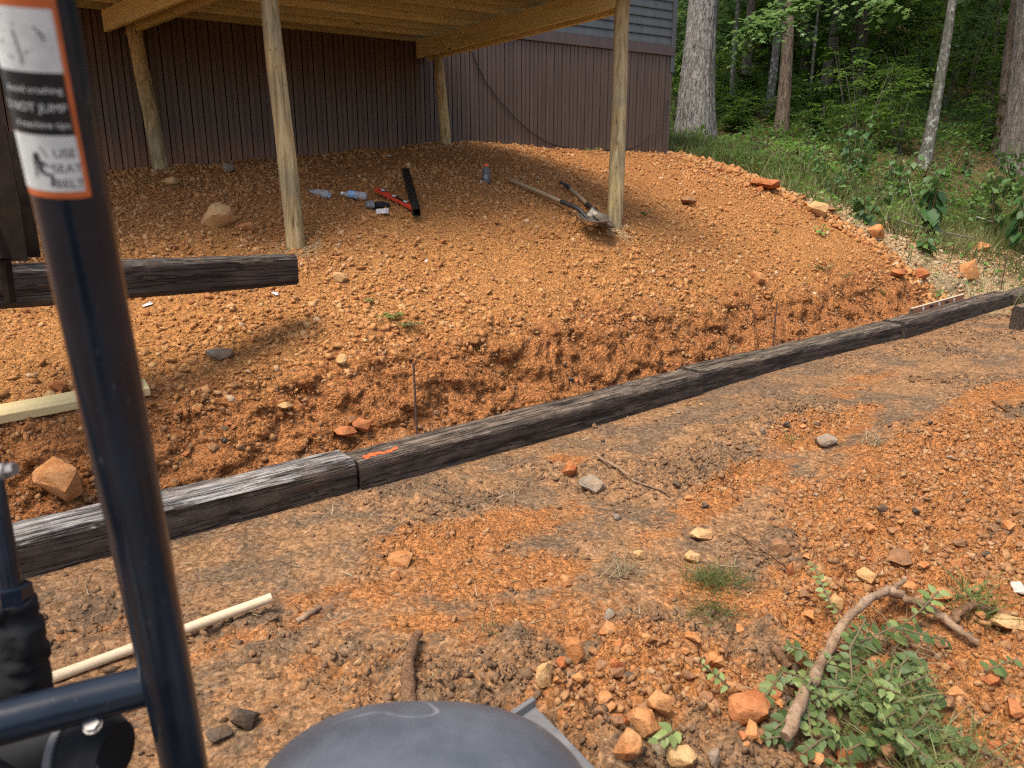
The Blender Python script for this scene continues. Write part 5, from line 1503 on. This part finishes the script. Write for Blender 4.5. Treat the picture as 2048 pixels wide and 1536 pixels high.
for i in range(64):
    px = sr.uniform(1340, 2120); z = 13.5 + 17 * (i / 64) ** 1.1 + sr.uniform(-.6, .6)
    g = D(px, 250, z); g.z = gz(g.x, g.y)
    H = sr.uniform(.9, 2.0) if z < 18 else sr.uniform(1.6, 4.2)
    if 1360 < px < 1430 and z < 14.2: continue
    if 1440 < px < 1680 and z < 21: H = min(H, .7)
    shrub('layered green understory shrub growing among the trunks', g, H, H * .62, .085 + .0032 * z, int(46 + 5 * H), 'leaf', 'understory shrubs in the woods', 500 + i, sr.uniform(.2, .65), nl=13)
# bright lobed leaves hanging in front of the trunks and beside the oak
def bough(label, pts, seed, n, leaf=.15, name='leafy_bough'):
    r = np.random.default_rng(seed); P0 = [D(*p) for p in pts]
    t = thing(name, label, 'branch', P0[0])
    MB().tube(P0, [.022 - .015 * k / (len(P0) - 1) for k in range(len(P0))], 7).add('limb', M['bark'], t, 180)
    bag = Bag()
    for k in range(n):
        f = r.uniform(.15, 1) * (len(P0) - 1); i = min(int(f), len(P0) - 2); o = P0[i].lerp(P0[i + 1], f - i)
        a_ = r.uniform(0, 6.28); spray(r, o[:], (math.cos(a_), math.sin(a_) * .7, r.uniform(-.5, .25)), r.uniform(.3, .75), 7, leaf, bag, STAR, .3, r.uniform(.45, .9), None, 1.0)
    bag.add('foliage', M['gum'], t)
bough('bough of bright star-shaped leaves hanging in front of the brown trunk', ((1640, -90, 12.6), (1600, -20, 12.3), (1555, 30, 12.2), (1500, 60, 12.2)), 21, 95)
bough('small spray of star-shaped leaves hanging alone over the dark woods', ((1790, -90, 11.6), (1770, -40, 11.5), (1755, 5, 11.4)), 22, 13)
bough('sunlit leafy bough between the house corner and the big oak', ((1450, -150, 15.5), (1400, -40, 15.3), (1365, 30, 15.2), (1352, 120, 15.2)), 23, 90, .16)
bough('high leafy bough filling the gap behind the thin pale trunk', ((1500, -160, 18.5), (1480, -60, 18.3), (1450, 20, 18.2), (1440, 90, 18.2)), 25, 80, .18)
bough('leafy bough lit at its tips above the medium dark trunk', ((1760, -160, 19.5), (1730, -60, 19.3), (1690, 20, 19.2), (1660, 60, 19.2)), 26, 70, .18)
bough('leafy bough hanging between leaning lichen trunk and massive trunk', ((2000, -160, 17.5), (1980, -60, 17.3), (1950, 30, 17.2), (1930, 100, 17.2)), 27, 80, .17)
bough('star-leaved twig tip hanging over the pale sapling', ((1700, -100, 11.9), (1680, -50, 11.8), (1665, 5, 11.8)), 24, 10)
# far wood: one mass of foliage up the hillside
n = 16000
fx_ = vr.uniform(-6, 34, n); fy_ = vr.uniform(21, 44, n); hh = vr.uniform(0, 1, n) ** 1.5 * 6.5
pos = np.stack([fx_, fy_, ground_base(fx_, fy_)[0] + hh], -1)
b = Bag(); b.put(scatter(*QUAD, pos, rot_random(n, vr, .7), vr.uniform(.22, .5, n), np.clip(.25 + fbm(fx_ * .5, fy_ * .5 + hh, 88, 3) * .5 + vr.uniform(-.1, .25, n), 0, 1)))
tag(b.add('far_woods', M['leaf']), 'dense dark foliage of the far woods up the hillside', 'woods', None, 'stuff')
# low growth on the forest floor
def floor_pts(n, lo, hi, xs=(1.5, 13), ys=(8, 24)):
    out = []
    while sum(map(len, out)) < n:
        x = vr.uniform(*xs, n); y = vr.uniform(*ys, n); e = edge_d(x, y); u = x / (y * CP)
        m = (e > lo) & (e < hi) & (u > .18) & (u < .85); out.append(np.stack([x[m], y[m]], -1))
    return np.concatenate(out)[:n]
P = floor_pts(26000, .3, 16); keep = (fbm(P[:, 0] * 1.1, P[:, 1] * 1.1, 97, 3) > -.25) & ~((edge_d(P[:, 0], P[:, 1]) < 2.2) & (P[:, 0] > 4.1) & (vr.uniform(0, 1, len(P)) < .85)); P = P[keep]; n = len(P)
hh = vr.uniform(.02, .30, n) * np.where((P[:, 0] < 4.3) & (P[:, 1] < 14.5), .45, 1) * (1 + .5 * fbm(P[:, 0] * .8, P[:, 1] * .8, 98, 2))
pos = np.stack([P[:, 0], P[:, 1], ground_full(P[:, 0], P[:, 1]) + hh], -1)
b = Bag(); b.put(scatter(*LEAF, pos, rot_random(n, vr, .55), vr.uniform(.06, .13, n), np.clip(.5 + fbm(P[:, 0] * 1.5, P[:, 1] * 1.5, 96, 3) * .7 + vr.uniform(-.2, .3, n), 0, 1)))
tag(b.add('ground_cover', M['leafb']), 'low leafy ground cover on the forest floor', 'ground cover', None, 'stuff')
# grass and weeds between the slope and the trees
P = floor_pts(14000, .05, 4.2, (2.2, 11), (7.7, 14)); bare = (P[:, 0] > 4.0) & (edge_d(P[:, 0], P[:, 1]) < 1.5 + .4 * fbm(P[:, 0], P[:, 1], 5, 2)); P = P[~(bare & (vr.uniform(0, 1, len(P)) < .93))]; n = len(P)
S = vr.uniform(.12, .34, n) * (1 + .4 * fbm(P[:, 0] * 1.2, P[:, 1] * 1.2, 99, 2))
dl = np.stack([vr.normal(0, .38, n), vr.normal(0, .38, n), np.ones(n)], -1)
pos = np.stack([P[:, 0], P[:, 1], ground_full(P[:, 0], P[:, 1]) - .01], -1)
b = Bag(); b.put(scatter(*BLADE, pos, frames(dl, vr.normal(0, 1, (n, 3))), np.stack([np.full(n, .010), S, S], -1), np.clip(.5 + fbm(P[:, 0] * 1.6, P[:, 1] * 1.6, 95, 3) * .9 + vr.uniform(-.3, .4, n), 0, 1)))
tag(b.add('rough_grass', M['grass']), 'rough grass between the clay slope and the trees', 'grass', None, 'stuff')
# tall broad-leaved weeds
def weed(label, px, py, z, H, nst, nlf, leaf, seed, spread=.25, T=BROAD, tone=.5, mat='poke', name='broadleaf_weed', droop=1.0, group=None, ln=1.0):
    r = np.random.default_rng(seed); g = D(px, py, z); g.z = gz(g.x, g.y)
    t = thing(name, label, 'weed', g, group); mb = MB(); bag = Bag()
    for s_ in range(nst):
        a_ = r.uniform(0, 6.28); h = H * r.uniform(.7, 1.05); e = g + Vector((math.cos(a_) * spread * r.uniform(.4, 1), math.sin(a_) * spread * r.uniform(.4, 1), h))
        m_ = g.lerp(e, .55) + Vector((0, 0, h * .1)); mb.tube([g, m_, e], [.009, .006, .002], 6, False)
        n_ = nlf; f = np.linspace(.22, 1, n_); az = r.uniform(0, 6.28, n_)
        Pp = np.array([((g.lerp(m_, q * 1.8) if q < .555 else m_.lerp(e, (q - .555) / .445)))[:] for q in f])
        dv = np.stack([np.cos(az), np.sin(az), -droop * r.uniform(.2, 1.3, n_)], -1)
        S = leaf * r.uniform(.6, 1.15, n_) * (1.1 - .45 * f)
        bag.put(scatter(*T, Pp + dv * .02, frames(dv, np.array([0, 0, 1.0]) + r.normal(0, .3, (n_, 3))), np.stack([S, S * ln, S], -1), np.clip(tone + r.normal(0, .18, n_), 0, 1)))
    mb.add('stem', M['stem'], t, 180); bag.add('foliage', M[mat], t)
weed('tall bushy weed with pale flower tips left of the leaning lichen trunk', 1708, 335, 11.4, 1.15, 9, 13, .17, 301, .42, tone=.55)
weed('drooping large-leaved weed in front of the leaning lichen trunk', 1858, 442, 9.7, .95, 3, 14, .25, 302, .16, tone=.45, droop=1.6)
weed('wilting tall weed with drooping leaves at the woods edge', 2040, 452, 9.8, 1.05, 3, 15, .24, 303, .2, tone=.45, droop=1.7)
weed('leggy yellowing weed beside the rough grass', 1990, 438, 10.3, .95, 3, 12, .20, 304, .25, tone=.7, droop=1.2)
weed('high grey-green weed before the massive dark trunk', 2035, 330, 11.8, .95, 6, 12, .15, 305, .4, tone=.7)
weed('weed with light leaf tips beside the leaning trunk foot', 1800, 340, 11.2, .75, 5, 10, .16, 306, .32, tone=.65)
weed('low spreading weed at the rim of the slope', 1728, 452, 9.1, .42, 6, 9, .15, 307, .28, tone=.55)
weed('young weed on the pale gravel next to orange rocks', 1850, 512, 8.9, .26, 5, 7, .16, 308, .2, tone=.5)
weed('single small seedling with two light green leaves on the slope', 1640, 482, 8.0, .12, 2, 3, .09, 309, .06, tone=.9, droop=.3, mat='leafb')
weed('small weed at the end of the tie row', 1890, 566, 7.9, .16, 4, 6, .10, 310, .14, tone=.75, mat='leafb')
weed('leafy weed at the foot of the brown trunk', 1600, 345, 10.8, .55, 8, 10, .13, 311, .4, tone=.6, mat='leafb')
weed('light green weed at the foot of the big oak', 1400, 292, 12.9, .35, 6, 9, .11, 312, .35, tone=.8, mat='leafb')
wr = np.random.default_rng(808)
for k in range(39):
    px_w = wr.uniform(1440, 2040); yl = float(np.interp(px_w, [1440, 1600, 1700, 1780, 1900, 2048], [325, 375, 430, 420, 415, 420]))
    py_w = yl - wr.uniform(0, 70); q_ = G(px_w, py_w)
    weed(['slim leafy weed among the rough grass at the woods edge', 'low bushy weed among the rough grass at the woods edge', 'pale-tipped weed among the rough grass at the woods edge'][k % 3], px_w, py_w, depth_of(q_), (.55, .32, .45)[k % 3] * wr.uniform(.8, 1.25), (3, 7, 5)[k % 3], (11, 9, 10)[k % 3], (.10, .09, .085)[k % 3], 900 + k, (.12, .26, .2)[k % 3], T=(LEAF if k % 2 else BROAD), tone=wr.uniform(.3, .9), mat=('poke', 'leafb', 'grass')[k % 3], droop=wr.uniform(.3, 1.2), group=('slim weeds at the woods edge', 'bushy weeds at the woods edge', 'pale-tipped weeds at the woods edge')[k % 3])
def fern(label, px, py, z, H, nfr, seed, tone=.5, leaf=.05, L=.7):
    r = np.random.default_rng(seed); g = D(px, py, z); g.z = gz(g.x, g.y)
    t = thing('feathery_weed', label, 'weed', g); bag = Bag(); mb = MB()
    for k in range(nfr):
        a_ = r.uniform(0, 6.28); o = g + Vector((0, 0, H * r.uniform(.3, 1)))
        spray(r, o[:], (math.cos(a_), math.sin(a_), .3), L * r.uniform(.6, 1.1), 34, leaf, bag, LEAF, .5, tone, None, 1.7)
    mb.tube([g, g + Vector((0, 0, H))], [.008, .003], 6).add('stem', M['stem'], t); bag.add('foliage', M['leafb'], t)
fern('feathery mimosa-like weed at the rim of the slope', 1555, 372, 10.0, .55, 12, 401, .45)
fern('feathery light-green frond before the brown trunk', 1605, 300, 11.6, .45, 5, 402, .85, .055, .6)
fern('feathery weed low beside the pinkish rim rocks', 1490, 352, 10.4, .35, 9, 403, .4)

# ------------------------------------------------------------------ plants on the clay and in the near heap
def tuft(label, px, py, n, H, spread, mat, seed, tone=.5, wid=.0035, lay=.6, name='grass_tuft'):
    r = np.random.default_rng(seed); g = G(px, py)
    x = g.x + r.normal(0, spread, n); y = g.y + r.normal(0, spread * .7, n); z = ground_full(x, y) + r.uniform(0, .02, n)
    dl = np.stack([r.normal(0, lay, n), r.normal(0, lay, n), np.full(n, .6)], -1); S = H * r.uniform(.5, 1.2, n)
    bag = Bag(); bag.put(scatter(*BLADE, np.stack([x, y, z], -1), frames(dl, r.normal(0, 1, (n, 3))), np.stack([np.full(n, wid), S, S], -1), np.clip(tone + r.normal(0, .2, n), 0, 1)))
    o = bag.add(name, M[mat], None, None, g); tag(o, label, 'grass tuft')
def sprig(label, px, py, n, L, leaf, seed, tone=.5, mat='leafb', H=.03, T=LEAF, name='seedling'):
    r = np.random.default_rng(seed); g = G(px, py); t = thing(name, label, 'seedling', g); bag = Bag(); mb = MB()
    for k in range(n):
        a_ = r.uniform(0, 6.28); dv = Vector((math.cos(a_), math.sin(a_), .5)); spray(r, (g + Vector((0, 0, H)))[:], dv[:], L * r.uniform(.6, 1.1), 10, leaf, bag, T, .3, tone)
        mb.tube([g, g + Vector((0, 0, H)), g + Vector((0, 0, H)) + dv * L * .5], [.002, .002, .001], 4, False)
    mb.add('stem', M['stem'], t); bag.add('foliage', M[mat], t)
sprig('small blue-green seedling on the slope above the bank', 820, 662, 9, .10, .028, 501, .35, 'cut')
sprig('light green seedling on the slope next to the blue-green one', 785, 645, 7, .11, .032, 502, .75)
sprig('tiny pale seedling furthest up beside the light green one', 745, 612, 4, .07, .022, 503, .8)
sprig('small weed beside the pale rock at the rear deck post', 348, 378, 5, .10, .03, 504, .4, 'cut')
sprig('small weed on the clay against the house skirting', 1182, 306, 5, .16, .04, 505, .4)
sprig('small weed on the clay right of the shovel post', 1292, 434, 5, .10, .03, 506, .55)
sprig('wispy blue-green weed on the slope behind the far rebar', 1648, 545, 10, .22, .03, 507, .3, 'cut')
sprig('wispy weed lying towards the wooden level', 1690, 560, 8, .2, .03, 508, .4, 'cut')
sprig('single small green weed at the bank edge', 1765, 590, 5, .09, .025, 509, .5)
sprig('small weed on the slope by the rim rocks', 1555, 468, 4, .09, .03, 510, .6)
tuft('pulled-up tuft of fine green grass lying on the clod pile', 1430, 1165, 420, .085, .055, 'grass', 601, .45, .0022, 1.0)
tuft('dry grass roots lying beside the clod pile', 1245, 1150, 150, .10, .05, 'dry', 602, .4, .0022, 1.1)
tuft('green grass stems hanging down the clod pile', 1425, 1225, 160, .09, .04, 'grass', 603, .3, .002, 1.1)
tuft('bright green grass clump in the leafy cuttings', 1790, 1430, 260, .15, .06, 'grass', 604, .75, .0038, .8)
tuft('yellow-green grass clump at the lower edge of the cuttings', 1850, 1520, 240, .13, .09, 'grass', 605, .65, .0035, .9)
tuft('dry pale straw under the forked branch', 1760, 1300, 220, .12, .07, 'dry', 606, .5, .0025, 1.2)
tuft('dry pale straw clump on the brown ground', 1745, 890, 90, .10, .035, 'dry', 607, .7, .003, .6)
tuft('thin green shoots on the dark clods behind the hood', 975, 1270, 26, .07, .02, 'grass', 608, .4, .002, .5)
tuft('blue-green grass blades lying by the pale flat rock', 1950, 1205, 90, .14, .04, 'cut', 609, .5, .004, 1.2)
tuft('small green blades in front of the grey angular rock', 1578, 886, 30, .06, .02, 'grass', 610, .8, .003, .8)
# leafy cuttings under the branch
g = G(1700, 1440); r = np.random.default_rng(42)
ct = thing('leafy_cuttings', 'heap of cut green twigs with small oval leaves under the forked branch', 'cuttings', g); bag = Bag(); mb = MB()
def twig(pts, lf, nl, tone, lift=.05):
    P0 = [G(a_, b_) + Vector((0, 0, l_)) for a_, b_, l_ in pts]
    mb.tube(P0, [.003] * len(P0), 5, False)
    for i in range(len(P0) - 1):
        d_ = P0[i + 1] - P0[i]
        spray(r, P0[i][:], d_[:], d_.length, nl, lf, bag, BROAD, 0.0, tone, np.array([.0, -.45, .9]), 1.25)
for pts, lf, nl, tn in (([(1640, 1405, .06), (1560, 1395, .08), (1520, 1440, .05)], .034, 9, .6), ([(1700, 1330, .08), (1650, 1270, .12), (1618, 1205, .14)], .028, 11, .85), ([(1690, 1340, .07), (1780, 1310, .09), (1890, 1320, .06)], .036, 12, .35),
                        ([(1760, 1320, .06), (1830, 1285, .10), (1865, 1255, .12)], .040, 8, .95), ([(1650, 1400, .05), (1600, 1350, .08), (1570, 1335, .07)], .030, 9, .45), ([(1700, 1400, .05), (1760, 1380, .08), (1840, 1390, .06)], .032, 10, .4),
                        ([(1660, 1480, .04), (1590, 1470, .07), (1545, 1490, .04)], .034, 8, .3), ([(1700, 1450, .05), (1760, 1460, .08), (1800, 1500, .05)], .032, 10, .75), ([(1690, 1500, .04), (1640, 1520, .06), (1600, 1540, .04)], .030, 9, .4),
                        ([(1730, 1480, .05), (1790, 1520, .08), (1850, 1560, .05)], .030, 10, .5), ([(1800, 1470, .04), (1870, 1500, .06), (1930, 1530, .05)], .030, 9, .4), ([(1700, 1430, .06), (1690, 1370, .11), (1720, 1320, .13)], .030, 9, .5)):
    twig(pts, lf, nl, tn)
for k in range(62):
    a_, b_ = r.normal(1725, 85), r.normal(1460, 55)
    if b_ > 1545: b_ = 1545
    q = r.uniform(0, 6.28); twig([(a_, b_, r.uniform(.02, .07)), (a_ + math.cos(q) * 60, b_ + math.sin(q) * 35, r.uniform(.03, .10))], r.uniform(.024, .036), 8, r.uniform(.15, .95))
mb.add('stem', M['stem'], ct, 180); bag.add('foliage', M['cut'], ct)
# fallen sticks at the rim of the woods
M['stick'] = M_bark('grey_stick', (.20, .17, .14), (.42, .38, .32), 3)
def stick(label, pts, r0, r1):
    P0 = [D(a_, b_, z_) for a_, b_, z_ in pts]
    for i, p_ in enumerate(P0):
        p_.z = max(p_.z, gz(p_.x, p_.y) + .01)
    o = MB().tube(P0, [r0 + (r1 - r0) * k / (len(P0) - 1) for k in range(len(P0))], 7).add('stick', M['stick'], None, 180, 0, P0[0]); tag(o, label, 'stick')
stick('bare pale twig standing out of the weeds', ((1850, 448, 9.8), (1838, 425, 9.75), (1825, 400, 9.7), (1817, 360, 9.7)), .010, .004)
stick('long fallen stick lying on the pale gravel edge', ((1770, 432, 9.8), (1830, 452, 9.7), (1880, 462, 9.7), (1950, 478, 9.6)), .016, .008)
stick('short straight stick on the gravel before the grass', ((1953, 434, 10.3), (1985, 444, 10.2)), .014, .011)
# straw, rootlets and bits of bark trodden into the ground
n = 900
x_ = vr.uniform(-2, 4.5, n * 4); y_ = vr.uniform(1.3, 6.0, n * 4); m_ = (tie_sd(x_, y_)[0] < -.06) & inview(x_, y_); x_, y_ = x_[m_][:n], y_[m_][:n]; n = len(x_)
pos = np.stack([x_, y_, ground_full(x_, y_) + .004], -1); a_ = vr.uniform(0, 6.28, n)
S = vr.uniform(.02, .09, n)
b = Bag(); b.put(scatter(*BLADE, pos, frames(np.stack([np.cos(a_), np.sin(a_), vr.normal(.05, .15, n)], -1), np.array([0, 0, 1.0]) + vr.normal(0, .3, (n, 3))), np.stack([vr.uniform(.0015, .004, n), S, S * .5], -1), vr.uniform(0, 1, n)))
tag(b.add('straw_bits', M['dry']), 'dry straw and rootlets trodden into the dirt', 'straw', None, 'stuff')
